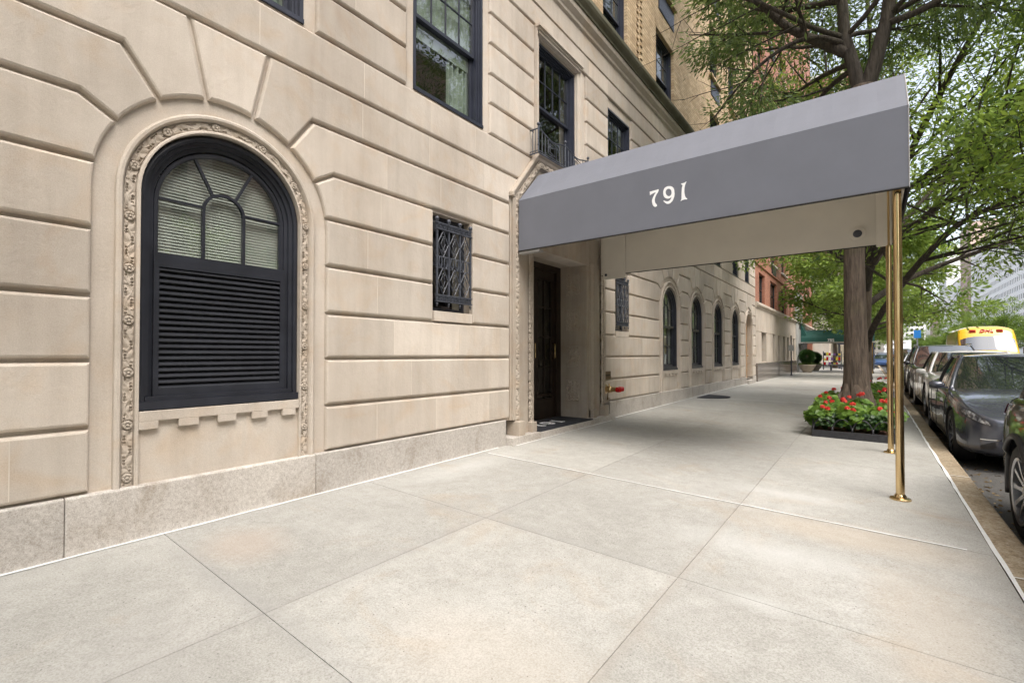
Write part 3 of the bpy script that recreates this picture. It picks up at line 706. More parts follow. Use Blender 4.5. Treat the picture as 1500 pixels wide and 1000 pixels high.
# ------------------------------------------------------------------ wrought iron grilles
def grille(y0,y1,z0,z1):
    b=MB(); W=y1-y0; zt0,zt1=z0+.826*(z1-z0),z0+.898*(z1-z0); zb0,zb1=z0+.09*(z1-z0),z0+.165*(z1-z0); xg=.004
    for za,zb in ((zt0,zt1),(zb0,zb1)):
        b.box(xg-.008,xg+.004,y0+.008,y1-.008,za+.008,zb-.008)
        for z in (za,zb-.012): b.box(xg-.012,xg+.016,y0,y1,z,z+.012)
        n=9
        for i in range(n):                      # key pattern
            ya=y0+.014+(W-.03)*i/n; s_=(W-.03)/n*.78; h=zb-za-.032; zz=za+.016
            b.box(xg+.003,xg+.013,ya,ya+.006,zz,zz+h); b.box(xg+.003,xg+.0125,ya+.006,ya+s_,zz+h-.007,zz+h); b.box(xg+.003,xg+.0122,ya+s_-.006,ya+s_,zz+.012,zz+h-.007); b.box(xg+.003,xg+.0118,ya+.013,ya+s_-.006,zz+.012,zz+.019)
    bars=[y0+.018+(W-.036)*i/3 for i in range(4)]
    for y in bars:
        b.box(xg-.008,xg+.008,y-.009,y+.009,zb1-.01,zt0+.01)
        b.tube([(xg,y,zt1),(xg,y,zt1+.02)],.008,8); b.ball((xg,y,zt1+.034),.023,12); b.lathe((xg,y,zt1+.008),[(.016,0),(.016,.008)],8)
        b.ball((xg,y,zb0-.020),.014,8); b.ball((xg,y,zb0-.04),.008,8)
    H=zt0-zb1; zm=(zt0+zb1)/2
    for i in range(3):
        yc=(bars[i]+bars[i+1])/2; hw=(bars[1]-bars[0])/2-.008
        for zc,hh in ((zt0-H*.215,H*.205),(zb1+H*.215,H*.205)):
            b.tube([(xg,yc,zc+hh),(xg,yc-hw,zc),(xg,yc,zc-hh),(xg,yc+hw,zc),(xg,yc,zc+hh)],.0062,6)
            b.tube([(xg,yc,zc+hh*.45),(xg,yc-hw*.4,zc),(xg,yc,zc-hh*.45),(xg,yc+hw*.4,zc),(xg,yc,zc+hh*.45)],.004,6)
            for s_ in (-1,1):
                for q in (-1,1): b.tube([(xg,yc,zc+q*hh*.5),(xg,yc+s_*.016,zc+q*(hh*.5+.014)),(xg,yc+s_*.026,zc+q*hh*.5),(xg,yc+s_*.014,zc+q*(hh*.5-.01))],.0035,5)
        for yc2 in (yc-hw*.5,yc+hw*.5):
            ov=[(xg+.002,yc2+.020*math.cos(a)*1.0,zm+.058*math.sin(a)*(1 if abs(math.sin(a))<.8 else .98)) for a in [2*math.pi*j/14 for j in range(15)]]
            b.tube(ov,.006,6)
    for s_ in (-1,1): b.tube([(xg,yc,zm+s_*.058),(xg,yc,zm+s_*.075)],.005,6)
    b.box(xg-.004,xg+.004,y0,y1,zm+.054,zm+.062); b.box(xg-.0042,xg+.0042,y0,y1,zm-.062,zm-.054)
    o=b.build('window_grille',M['iron'],bldg)
    return o
def small_window(y0,y1,z0,z1):
    grille(y0+.01,y1-.012,z0,z1-.0)
    b=MB(); x=-.12
    b.box(x-.04,x,y0,y0+.035,z0,z1); b.box(x-.04,x,y1-.035,y1,z0,z1); b.box(x-.0405,x-.0005,y0+.035,y1-.035,z0,z0+.04); b.box(x-.0405,x-.0005,y0+.035,y1-.035,z1-.035,z1)
    b.box(x-.0402,x-.0002,y0+.035,y1-.035,(z0+z1)/2-.015,(z0+z1)/2+.015)
    o=b.build('window',M['black'],bldg)
    g_=MB(); g_.add([(x-.02,y0,z0),(x-.02,y1,z0),(x-.02,y1,z1),(x-.02,y0,z1)],[(0,1,2,3)]); g_.build('pane',M['glass'],o,fixn=False)
    s_=MB(); s_.box(-.2,.004,y0-.004,y1+.004,z0-.105,z0-.004); s_.build('window_sill',M['lime'],bldg,bevel=.004)
small_window(3.225,3.772,1.52,2.50); small_window(7.385,7.91,1.49,2.46)
# ------------------------------------------------------------------ entrance surround and doors
b=MB(); b.tone=.55
def member(y0,y1,z0,z1,x0,x1): b.box(x0,x1,y0,y1,z0,z1)
for s_,o0 in ((1,DL),(-1,DR)):
    Y=lambda d:o0+s_*d
    def mb(d0,d1,z0,z1,x1): b.box(-.10,x1,min(Y(d0),Y(d1)),max(Y(d0),Y(d1)),z0,z1)
    mb(.0,.035,.30,3.0,-.006); mb(.035,.085,.30,3.0,.020)      # outer listels
    mb(.175,.385,.11,2.5,-.012)                                 # plain pilaster face
    mb(.47,.50,.11,2.5,-.004)
    mb(.06,.19,.115,.285,.085); mb(.385,.50,.115,.24,.045)      # base blocks
# outer moulding over the chamfered head (canopy shape)
YM=(DL+DR)/2
head=[(DL+.06,2.98),(DL+.06,3.0),(DL+.57,3.60),(DR-.57,3.60),(DR-.06,3.0),(DR-.06,2.98)]
wsweep(b,head,[(-.075,-.05),(-.075,.05),(-.06,.058),(-.05,.058),(-.035,.035),(-.01,.03),(.01,.02),(.02,-.05)])
b.tone=.4
b.prism([(DL+.17,2.455),(DR-.17,2.455),(DR-.17,2.96),(DR-.62,3.5),(DL+.62,3.5),(DL+.17,2.96)],-.09,-.02)
# recess: reveals, soffit, back
b.box(-.60,-.0301,4.80,4.945,.105,2.45) ; b.box(-.60,-.0301,6.405,6.55,.105,2.45)
b.box(-.60,-.301,4.80,6.55,2.451,2.56)
b.build('entrance_surround',M['lime_gray'],bldg,bevel=.003)
b=MB()
def keyed(u,v): return hscroll(u,v,.24,.05,.03)
carve_strip(b,[(DL+.13,.285),(DL+.13,2.99),(DL+.625,3.555),(DR-.625,3.555),(DR-.13,2.99),(DR-.13,.285)],.040,.008,.005,15,lambda u,v:hscroll(u,v,.37,.15,.04),1.1)
for y in (DL+.43,DR-.43): carve_strip(b,[(y,.24),(y,2.5)],.038,-.008,.005,11,lambda u,v:hscroll(u,v,.12,0,.026),.8)
b.build('carved_band',M['lime_orn'],bldg,fixn=False,smooth=True)
# carved panels on the far reveal
b=MB(); r3=np.random.default_rng(5)
for x0,x1,z0,z1 in ((-.385,-.135,1.99,2.345),(-.385,-.135,1.44,1.80),(-.385,-.135,.87,1.23),(-.385,-.135,.36,.70)):
    nx,nz=46,64; ph=r3.random(6)*6; vs=[]
    for i in range(nz+1):
        for j in range(nx+1):
            s_,t_=j/nx,i/nz; X=(s_-.5)*2; Z=(t_-.5)*2
            h=.011*math.sin(9*X+4*math.sin(5*Z+ph[0])+ph[1])*math.sin(8*Z+4*math.cos(6*X+ph[2])+ph[3])+.005*math.exp(-((X**2+(Z-.1)**2)/.15))*math.cos(20*math.hypot(X,Z))
            e=min(1-abs(X),1-abs(Z)); h=h+.004 if e>.08 else -.006
            vs.append((x0+(x1-x0)*s_, 6.4005-.010-h, z0+(z1-z0)*t_))
    b.add(vs,[(i*(nx+1)+j,i*(nx+1)+j+1,(i+1)*(nx+1)+j+1,(i+1)*(nx+1)+j) for i in range(nz) for j in range(nx)])
    b.build('carved_panel',M['lime_gray'],bldg,fixn=False,smooth=True,auto=50); b=MB()
b=MB(); xd=-.52
for y0,y1 in ((4.945,5.02),(5.60,5.66),(5.66,5.72),(6.28,6.405)): b.box(xd-.06,xd+(.03 if y0<5 or y1>6.3 else .0),y0,y1,.12,2.50)
b.box(xd-.06,xd+.029,5.02,6.28,2.36,2.50); 
for y0,y1 in ((5.02,5.60),(5.72,6.28)):
    b.box(xd-.055,xd-.005,y0,y1,.12,.42); b.box(xd-.055,xd-.005,y0,y1,2.22,2.36); b.box(xd-.055,xd-.005,y0,y0+.09,.42,2.22); b.box(xd-.055,xd-.005,y1-.09,y1,.42,2.22)
    b.box(xd-.045,xd-.012,(y0+y1)/2-.008,(y0+y1)/2+.008,.42,2.22)
    for z in (.9,1.35,1.8): b.box(xd-.0445,xd-.0125,y0+.09,y1-.09,z-.008,z+.008)
    b.box(xd-.004,xd+.004,y0+.05,y1-.05,.46,.50)
dr=b.build('entrance_door',M['door'],bldg,bevel=.002)
b=MB(); b.add([(xd-.03,5.02,.42),(xd-.03,6.28,.42),(xd-.03,6.28,2.22),(xd-.03,5.02,2.22)],[(0,1,2,3)]); b.build('pane',M['glass'],dr,fixn=False)
b=MB(); b.tube([(xd+.0,6.20,1.02),(xd+.05,6.20,1.04),(xd+.05,6.20,1.24),(xd+.0,6.20,1.26)],.009,8); b.tube([(xd,5.66,1.02),(xd+.05,5.66,1.04),(xd+.05,5.66,1.24),(xd,5.66,1.26)],.009,8); b.build('door_handle',M['brass'],dr,smooth=True)
# lobby and rooms behind the glass
b=MB(); b.box(-3.0,-2.9,-4,19.5,.0,6.4); 
for y in (-4,.2,2.4,4.6,6.8,9,11.1,13.1,15.2,17.3,19.4): b.box(-2.9,-.301,y,y+.08,0,6.4)
b.box(-2.9,-.301,-3.9,19.4,0,.10); b.box(-2.9,-.301,-3.9,19.4,3.0,3.1); b.box(-3.0,-.05,-4,19.5,6.405,6.43)
b.build('interior_wall',M['room'],bldg)
# step mat with the house number
DIG={'7':[[(345,480),(520,440),(550,430),(570,432),(565,470),(545,515),(520,550),(495,600),(480,640),(470,700),(480,760),(500,790),(520,810),(525,850),(490,870),(465,868),(440,850),(420,820),(410,790),(400,720),(405,680),(420,640),(440,600),(460,560),(500,500),(440,520),(350,570)]],
'9':[[(820,365),(862,368),(900,385),(930,420),(945,460),(955,560),(950,610),(940,650),(922,700),(900,740),(850,790),(820,802),(790,805),(760,800),(730,780),(685,735),(685,722),(700,715),(730,732),(760,740),(785,742),(810,735),(838,718),(860,690),(885,630),(865,650),(840,665),(810,675),(780,675),(740,662),(710,640),(690,600),(680,550),(680,500),(690,450),(710,410),(740,385),(780,368)],
     [(810,430),(838,436),(860,455),(876,485),(882,520),(880,552),(870,580),(850,605),(820,615),(792,608),(770,590),(750,562),(740,530),(742,490),(755,460),(780,437)]],
'1':[[(1105,330),(1110,320),(1180,305),(1205,292),(1225,275),(1232,285),(1215,325),(1200,370),(1188,430),(1185,480),(1184,530),(1190,580),(1200,630),(1215,660),(1230,680),(1250,690),(1245,712),(1180,712),(1130,730),(1100,748),(1095,735),(1110,715),(1115,690),(1117,620),(1118,560),(1125,440),(1132,400),(1140,370),(1135,350),(1115,345)]]}
def digits(b, fn, depth):       # fn maps (px,py) of the numeral sheet to a 3-D point at a depth
    for k,polys in DIG.items():
        flat=[p_ for q in polys for p_ in q]; tri=tessellate_polygon([[Vector((x,-y,0)) for x,y in q] for q in polys]); n=len(flat)
        b.add([fn(x,y,1) for x,y in flat]+[fn(x,y,0) for x,y in flat],[tuple(t_) for t_ in tri]+[tuple(n+i for i in t_) for t_ in tri]); o0=0
        for q in polys:
            m_=len(q); b.add([fn(x,y,1) for x,y in q]+[fn(x,y,0) for x,y in q],[(i,(i+1)%m_,m_+(i+1)%m_,m_+i) for i in range(m_)])
mt=MB(); mt.box(-.50,.085,4.955,6.395,.106,.118)
mo=tag(mt.build('door_mat',M['mat'],None,bevel=.004),'dark rubber entrance mat with white house number lying on the doorstep','door mat')
b=MB()
def fm(x,y,a): 
    u=(x-345)/905; v=(y-275)/595-.28*(1-u)+.1
    return (-.36+.30*v, 5.28+.62*u, .1185+.002*a)
digits(b,fm,.002); b.build('house_number',M['white'],mo)
# bronze plaque with its illegible dark line of lettering
b=MB(); b.box(-.002,.010,6.90,7.16,.685,.813); pq=b.build('plaque',M['bronze'],bldg,bevel=.002)
b=MB()
for i,x in enumerate(np.linspace(6.93,7.11,6)): b.box(.0095,.0115,x,x+.02,.735,.762)
b.build('plaque_lettering',M['dark'],pq)
# wall hose connection
fd=empty('hose_connection',(0.0,6.97,.53),0,'brass hose connection with red caps sticking out of the stone wall','hose connection')
b=MB(); b.lathe((0,0,0),[(.075,0),(.075,.012),(.05,.02),(.045,.06),(.052,.07)],20,'x'); b.ball((.085,0,0),.056,16)
b.tube([(.085,0,0),(.15,.06,.0),(.20,.11,0)],[.04,.036,.034],14); b.tube([(.085,0,0),(.17,-.02,.0),(.22,-.03,0)],[.04,.036,.034],14)
b.lathe((.07,0,.05),[(.012,0),(.012,.03),(.018,.035),(.001,.045)],8)
b.build('valve_body',M['brass'],fd,smooth=True,auto=40)
for (p0,p1) in (((.19,.10,0),(.245,.155,0)),((.215,-.03,0),(.285,-.045,0))):
    b=MB(); b.tube([p0,((p0[0]+p1[0])/2,(p0[1]+p1[1])/2,0),p1],[.042,.043,.036],14); b.build('cap',M['red_cap'],fd,smooth=True,auto=40)
b=MB(); b.tube([(.05,0,-.05),(.045,0,-.10),(.04,.0,-.17)],.009,6)
for i in range(6): b.tube([(.05+.006*math.cos(a)+.0*i,.015+.012*i+.009*math.sin(a),-.16+.018*math.sin(i*1.3)+.007*math.cos(a)) for a in [k*math.pi/3 for k in range(7)]],.002,5)
b.build('chain',M['bronze'],fd)
# ------------------------------------------------------------------ balcony railing
b=MB(); yr0,yr1=4.86,6.16; xo=.13
def top(y): 
    f=(y-yr0)/(yr1-yr0); return 3.885+.03*math.cos(2*math.pi*f*2)
zb0=3.61
cor=[(0,yr0),(xo,yr0),(xo,yr1),(0,yr1)]
fr=[(xo,yr0+(yr1-yr0)*i/40) for i in range(41)]
b.tube([(0,yr0,3.915),(xo,yr0,3.915)]+[(x,y,top(y)) for x,y in fr]+[(xo,yr1,3.915),(0,yr1,3.915)],.009,6)
b.tube([(0,yr0,zb0),(xo,yr0,zb0),(xo,yr1,zb0),(0,yr1,zb0)],.010,6)
b.tube([(0,yr0,zb0+.03),(xo,yr0,zb0+.03),(xo,yr1,zb0+.03),(0,yr1,zb0+.03)],.006,6)
for i in range(3): 
    y=yr0+(yr1-yr0)*i/2; b.tube([(xo,y,zb0),(xo,y,top(y)+.03)],.011,6); b.ball((xo,y,top(y)+.055),.022,10); b.ball((xo,y,zb0+.10),.016,8); b.ball((xo,y,zb0+.17),.013,8)
for i in range(2):
    c0=yr0+(yr1-yr0)*(i+.5)/2; zc=zb0+.135
    for s_ in (1,.6): b.tube([(xo,c0-.10*s_,zc+.11*s_),(xo,c0-.10*s_,zc-.07*s_),(xo,c0+.10*s_,zc-.11*s_),(xo,c0+.10*s_,zc+.07*s_),(xo,c0-.10*s_,zc+.11*s_)],.0065,6)
    for q in (-1,1):
        b.tube([(xo,c0+.05*math.cos(a)*a/5,zc+q*.05+.022*math.sin(a)*a/5) for a in np.linspace(.5,6,14)],.004,5)
    for q in (-.24,-.17,.17,.24): b.tube([(xo,c0+q,zb0),(xo,c0+q,top(c0+q))],.006,6)
for x in (.045,.09): 
    for y in (yr0,yr1): b.tube([(x,y,zb0),(x,y,3.915)],.006,6)
b.build('balcony_railing',M['iron'],bldg)
# ------------------------------------------------------------------ tan brick storeys
COLW=[(-1.6,-.6),(2.9,3.95),(4.8,5.4),(7.05,8.02),(9.47,10.57),(13.58,14.55),(15.75,16.67),(17.4,18.25)]
ROWS=[(6.44,7.86),(8.83,10.35),(11.38,12.9),(13.93,15.45)]
b=MB(); holes=[[(a,z0),(c,z0),(c,z1),(a,z1)] for a,c in COLW for z0,z1 in ROWS]
plate(b,[(-4,6.38),(19.55,6.38),(19.55,34),(-4,34)],holes,-.06,-.35)
b.add([(-8,-4,6.4),(-.06,-4,6.4),(-.06,-4,34),(-8,-4,34)],[(0,1,2,3)]); b.add([(-8,-4,34),(-.06,-4,34),(-.06,19.55,34),(-8,19.55,34)],[(0,1,2,3)])
b.add([(-8,-4,0),(-.04,-4,0),(-.04,-4,6.4),(-8,-4,6.4)],[(0,1,2,3)])
brickmesh=b
relief=MB(); b=MB()     # relief in the brickwork: soldier heads, sills and toothed pilaster strips
for a,c in COLW:
    for z0,z1 in ROWS:
        if z0>7: b=MB(); b.box(-.10,.02,a-.06,c+.06,z0-.055,z0+.004); b.build('window_sill',M['tan'],bldg)
        b=MB(); b.box(-.08,-.052,a-.04,c+.04,z1+.004,z1+.16); b.build('window_head',M['tan'],bldg)
for y in (8.45,8.62,15.15,17.0):
    b=MB()
    for i in range(130):
        z=6.45+.125*i+(.06 if y==8.62 else 0)
        b.box(-.07,-.040,y,y+.09,z,z+.055)
    b.mi=0; relief.add(b.v,b.f)
brickmesh.add(relief.v,relief.f); brickmesh.build('brick_wall',M['tan'],bldg)
wsrc={}
for a,c in COLW:
    for z0,z1 in ROWS:
        k=round(c-a,2)
        if k not in wsrc:
            wsrc[k]=sash_window(0,c-a,0,z1-z0,bldg,x=-.12,cols=3,near=False,meet=.45); wsrc[k].location=(0,a,z0)
        else:
            o=link_copy(wsrc[k],bldg); o.location=(0,a,z0+.002); link_copy(wsrc[k].children[0],o)
for a,c in ((13.68,14.6),(9.62,10.57)):
    for z0 in (8.33,10.9):
        b=MB(); b.box(-.08,-.045,a,c,z0,z0+.42)
        for i in range(14): b.box(-.046,-.038,a+.02,c-.02,z0+.02+i*.028,z0+.034+i*.028)
        b.build('air_conditioner_grille',M['louver'],bldg)
# ------------------------------------------------------------------ entrance canopy
can=empty('entrance_canopy',(0,0,0),0,'long grey canvas entrance canopy with white house number on brass poles','canopy')
YN,YF,ZH,ZF,ZT=4.58,6.80,2.33,2.95,3.385; X0,X1=.03,3.655
sec=[(YN,ZH),(YN,ZF),(YN+.42,ZT),(YF-.42,ZT),(YF,ZF),(YF,ZH)]
b=MB(); th=.012
nx=60
def shell(sec_,x0,x1,off,nx):
    P=offs(sec_[::-1],off)[::-1] if off else sec_
    return P
ins=offs([(YN,ZH-2)]+sec[1:-1]+[(YF,ZH-2)],0)
vs=[];L=len(sec)
for i in range(nx+1):
    x=X0+(X1-X0)*i/nx
    sg=.006*abs(math.sin(math.pi*i/nx*4))+.0015*math.sin(i*1.9)
    row=[]
    for j in range(L-1):
        for q in range(6):
            f=q/6; y=sec[j][0]+(sec[j+1][0]-sec[j][0])*f; z=sec[j][1]+(sec[j+1][1]-sec[j][1])*f; k=sg*math.sin(math.pi*f)*.8
            row.append((x,y+(k if j==1 else -k if j>2 else 0),z-(k if 0<j<4 else 0)))
    row.append((x,*sec[-1])); vs+=row
L=len(row)
b.add(vs,[(i*L+j,i*L+j+1,(i+1)*L+j+1,(i+1)*L+j) for i in range(nx) for j in range(L-1)])
b.add([(X1,y,z) for y,z in sec]+[(X1,YF,ZH),(X1,YF,ZH)],[(1,2,3,4)]); b.add([(X1,YN,ZH),(X1,YF,ZH),(X1,YF,ZF),(X1,YN,ZF)],[(0,1,2,3)])
b.build('canvas_cover',M['canvas'],can,fixn=False)
# lining: a second skin inside, with a hanging lining face on the far valance
b=MB(); e=.025; si=[(YN+e,ZH+.004),(YN+e,ZF-.01),(YN+.42+e*.4,ZT-e),(YF-.42-e*.4,ZT-e),(YF-e,ZF-.01),(YF-e,ZH+.004)]
for j in range(len(si)-1): b.add([(X0,*si[j]),(X1-e,*si[j]),(X1-e,*si[j+1]),(X0,*si[j+1])],[(0,1,2,3)])
b.add([(X1-e,y,z) for y,z in si],[(0,1,2,3,4,5)])
b.add([(X0,YN+e,ZF+.02),(X1-e,YN+e,ZF+.02),(X1-e,YF-e,ZF+.02),(X0,YF-e,ZF+.02)],[(0,1,2,3)])
b.build('canvas_lining',M['canvas_in'],can,fixn=False)
b=MB()   # hem piping, seam piping and frame
b.tube([(X0,YN-.002,ZH+.003),(X1,YN-.002,ZH+.003)],.008,6); b.tube([(X0,YF,ZH+.003),(X1,YF,ZH+.003)],.008,6); b.tube([(X1+.001,YN,ZH+.003),(X1+.001,YF,ZH+.003)],.008,6)
b.build('hem_piping',M['dark'],can)
b=MB()
b.tube([(X1,YN,ZH),(X1,YN,ZF),(X1,YN+.42,ZT),(X1,YF-.42,ZT),(X1,YF,ZF),(X1,YF,ZH)],.0045,6)
b.box(X0,X0+.30,YN+.004,YN+.09,ZH-.028,ZH-.004)
b.build('edge_piping',M['trimp'],can)
for y,sg in ((YF-.04,-1),):
    for bb in ((X0+.05,X0+.42,y-.035,y,ZH-.075,ZF-.03),(X1-.18,X1-.04,y-.05,y-.01,ZH-.03,ZF-.04)):
        b=MB(); b.box(*bb); b.build('lining_panel',M['canvas_in'],can,bevel=.01)
for x,z in ((X0+.12,ZH-.01),(X1-.35,ZH+.15)):
    b=MB(); b.lathe((x,YF-.048 if x>1 else YF-.09,z),[(.074,0),(.078,-.006),(.056,-.012),(.001,-.012)] if x>1 else [(.035,0),(.035,-.01),(.001,-.012)],24,'y'); rg=b.build('speaker_ring',M['canvas_in'],can,smooth=True,auto=30)
    b=MB(); b.lathe((x,(YF-.061) if x>1 else YF-.103,z),[(.044,0),(.040,-.006),(.02,-.003),(.001,-.012)] if x>1 else [(.022,0),(.018,-.006),(.001,-.01)],20,'y'); b.build('speaker_cone',M['iron'],rg,smooth=True)
b=MB()
# numeral sheet laid on the valance at its measured place and size (metric box 1.66..2.03 by 2.53..2.72)
def fc(x,y,a):
    u=(x-345)/905; base=890-(x-345)*.165           # sheet baseline runs uphill, undo it
    v=(base-y)/450
    return (1.665+.368*u, YN-.0012-.0012*a, 2.552+.178*v)
digits(b,fc,.003); b.build('house_number',M['white'],can)
for y in (4.655,6.735):
    x=3.585; b=MB(); z0=gz(x,y)
    b.tube([(x,y,z0),(x,y,3.0)],.0275,20); b.lathe((x,y,z0+.001),[(.066,0),(.066,.010),(.060,.015),(.040,.018),(.037,.032),(.031,.038),(.029,.044)],28)
    b.build('pole',M['brass'],can,smooth=True,auto=40)
# ------------------------------------------------------------------ neighbouring red brick building with green canopy
nb=empty('brick_apartment_block',(0,19.56,0),0,'red brick apartment block with pale stone base beyond the limestone building','building')
NY0,NY1=0.0,22.2
def nbm(b,name,mat,**k): 
    b.v=[(x,y-19.56,z) for x,y,z in b.v]; return b.build(name,mat,nb,**k)
LOW=[(20.73,21.85),(23.4,24.0),(24.9,25.5),(26.5,27.15),(27.9,28.5),(30.2,30.85)]
UP=[(20.45,21.72),(23.1,24.9),(26.2,27.95),(29.0,29.72),(30.6,31.25),(34.2,35.1),(36.25,36.9),(38.5,39.8)]
b=MB(); plate(b,[(19.56,.7),(31.35,.7),(31.35,3.02),(19.56,3.02)],[[(a,.80),(c,.80),(c,1.98),(a,1.98)] for a,c in LOW],.0,-.35)
b.box(-.001,.012,19.6,31.3,1.99,2.0)
nbm(b,'stone_base',M['lime'])
b=MB(); b.prism([(-.4,-.3),(.06,-.3),(.06,.74),(.045,.765),(-.4,.765)],19.57,31.35,'y'); b.prism([(-.4,-.3),(.06,-.3),(.06,.74),(.045,.765),(-.4,.765)],34.6,41.75,'y'); nbm(b,'granite_base',M['granite_dark'])
b=MB(); b.prism([(-.3,2.86),(.02,2.86),(.03,2.92),(.10,2.97),(.10,3.03),(.06,3.05),(.05,3.09),(-.3,3.09)],19.57,31.35,'y'); b.prism([(-.3,2.86),(.02,2.86),(.03,2.92),(.10,2.97),(.10,3.03),(.06,3.05),(.05,3.09),(-.3,3.09)],34.42,41.75,'y'); nbm(b,'string_course',M['lime'])
rows=[(3.14,4.32)]+[(5.08+2.45*i,6.28+2.45*i) for i in range(12)]
b=MB(); hl=[[(a,z0),(c,z0),(c,z1),(a,z1)] for a,c in UP for z0,z1 in rows]+[[(31.9,z0),(32.9,z0),(32.9,z1),(31.9,z1)] for z0,z1 in rows[1:]]
plate(b,[(19.56,3.0),(41.75,3.0),(41.75,36),(19.56,36)],hl,-.03,-.3)
b.box(-5,-.03,41.45,41.75,0,36); b.box(-5,-.35,19.56,41.75,35.9,36)
b.box(-5,-.03,19.56,19.6,5,36)
nbm(b,'brick_wall',M['red'])
b=MB(); b.box(-.05,.02,19.57,31.35,4.56,4.63); b.box(-.05,.0201,34.42,41.75,4.56,4.63)
nbm(b,'brick_string_course',M['red'])
sls={}
for z0,z1 in rows[1:]:
    for a,c in UP+[(31.9,32.9)]:
        kk=round(c-a,2)
        if kk not in sls: b=MB(); b.box(-.1,.05,-.05,c-a+.05,-.05,.003); sls[kk]=b.build('window_sill',M['trimw'],nb); sls[kk].location=(0,a-19.56,z0)
        else: link_copy(sls[kk],nb,loc=(0,a-19.56,z0))
b=MB(); 
plate(b,[(31.35,-.2),(34.42,-.2),(34.42,4.75),(31.35,4.75)],[[(32.15,.1),(33.6,.1),(33.6,1.75),(32.15,1.75)],[(33.5-.9,2.6),(33.7,2.6),(33.7,4.25),(33.5-.9,4.25)]],.06,-.3); b.box(-.03,.12,31.35,34.42,2.98,3.04)
nbm(b,'entrance_bay',M['gstone'])
b=MB(); b.box(-.6,-.35,19.6,41.7,.1,3.0); b.box(-.42,-.38,20,41,.2,2.4); nbm(b,'interior_wall',M['dark'])
def simple_window(W,H,parent):
    b=MB(); x=-.14
    b.box(x-.05,x,0,.05,0,H); b.box(x-.05,x,W-.05,W,0,H); b.box(x-.0505,x-.0005,.05,W-.05,0,.05); b.box(x-.0505,x-.0005,.05,W-.05,H-.05,H); b.box(x-.045,x+.005,.05,W-.05,H*.48,H*.48+.04)
    if W>.9: b.box(x-.046,x+.004,W/2-.02,W/2+.02,.05,H-.05)
    o=b.build('window',M['black'],parent)
    g_=MB(); g_.add([(x-.03,.03,.03),(x-.03,W-.03,.03),(x-.03,W-.03,H-.03),(x-.03,.03,H-.03)],[(0,1,2,3)]); g_.build('pane',M['dglass'],o,fixn=False); return o
ns={}
def put_window(a,c,z0,z1,parent,oy=0,x=0.):
    k=(round(c-a,2),round(z1-z0,2),parent.name)
    if k not in ns: ns[k]=simple_window(c-a,z1-z0,parent); ns[k].location=(x,a-oy,z0)
    else:
        o=link_copy(ns[k],parent); o.location=(x,a-oy,z0); link_copy(ns[k].children[0],o)
for a,c in LOW: put_window(a,c,.80,1.98,nb,19.56,-.08)
for a,c in UP+[(31.9,32.9)]:
    for i,(z0,z1) in enumerate(rows):
        if a==31.9 and i==0: continue
        put_window(a,c,z0,z1,nb,19.56)
for i,(a,c) in enumerate(((23.4,24.3),(26.6,27.4),(31.8,32.5),(34.3,35.0),(38.7,39.6))):
    for r_ in range(1,7):
        z0=rows[r_][0]-.48
        if (i+r_)%2: 
            b=MB(); b.box(-.03,.03,a,c,z0,z0+.36); 
            for q in range(8): b.box(.02,.036,a+.03,c-.03,z0+.03+q*.04,z0+.045+q*.04)
            nbm(b,'air_conditioner',M['trimw'] if r_%3==0 else M['louver'])
gc=empty('green_canopy',(0,33.0,0),0,'dark green barrel-shaped entrance canopy with white number far down the pavement','canopy')
b=MB(); n=12
def barrel(yc,hw,z0,zv,zt_):
    P=[(yc-hw,z0),(yc-hw,zv)]+[(yc-hw*math.cos(math.pi*i/n), zv+(zt_-zv)*math.sin(math.pi*i/n)) for i in range(1,n)]+[(yc+hw,zv),(yc+hw,z0)]; return P
sc=barrel(1.2,.95,1.84,2.05,2.60); x0,x1=.07,3.6; L=len(sc)
vs=[]; NX=30
for i in range(NX+1):
    x=x0+(x1-x0)*i/NX; sag=-.012*abs(math.sin(math.pi*i/5))
    vs+= [(x,y,z+(sag if 1<j<L-2 else 0)) for j,(y,z) in enumerate(sc)]
b.add(vs,[(i*L+j,i*L+j+1,(i+1)*L+j+1,(i+1)*L+j) for i in range(NX) for j in range(L-1)])
b.add([(x1,y,z) for y,z in sc],[tuple(range(L))])
b.prism([(-.02+.09,1.84),(.35,2.3),(.12,2.75),(.07,2.95)],.3,2.1,'y')
b.build('canvas_cover',M['green'],gc,smooth=True,auto=40)
b=MB(); b.box(x0,x1,.235,.248,1.80,1.842); b.box(x0,x1,2.152,2.165,1.80,1.842); b.box(x1-.01,x1+.01,.248,2.152,1.80,1.842); b.build('pale_valance',M['trimw'],gc)
for y in (.35,2.05):
    b=MB(); b.tube([(3.5,y,-.0),(3.5,y,1.84)],.03,10); b.build('pole',M['brass'],gc)
def text_mesh(txt,size,name,mat,parent,loc,rot,ext=.004,align='LEFT',shear=0):
    cu=bpy.data.curves.new(name,'FONT'); cu.body=txt; cu.size=size; cu.extrude=ext; cu.align_x=align; cu.shear=shear; cu.offset=size*.012
    o=bpy.data.objects.new(name,cu); col.objects.link(o); dg=bpy.context.evaluated_depsgraph_get(); me=bpy.data.meshes.new_from_object(o.evaluated_get(dg)); bpy.data.objects.remove(o)
    me.materials.clear(); me.materials.append(mat); o=bpy.data.objects.new(name,me); col.objects.link(o); o.parent=parent; o.location=loc; o.rotation_euler=rot; return o
text_mesh('785',.23,'house_number',M['white'],gc,(1.40,.236,1.865),(R(90),0,0))
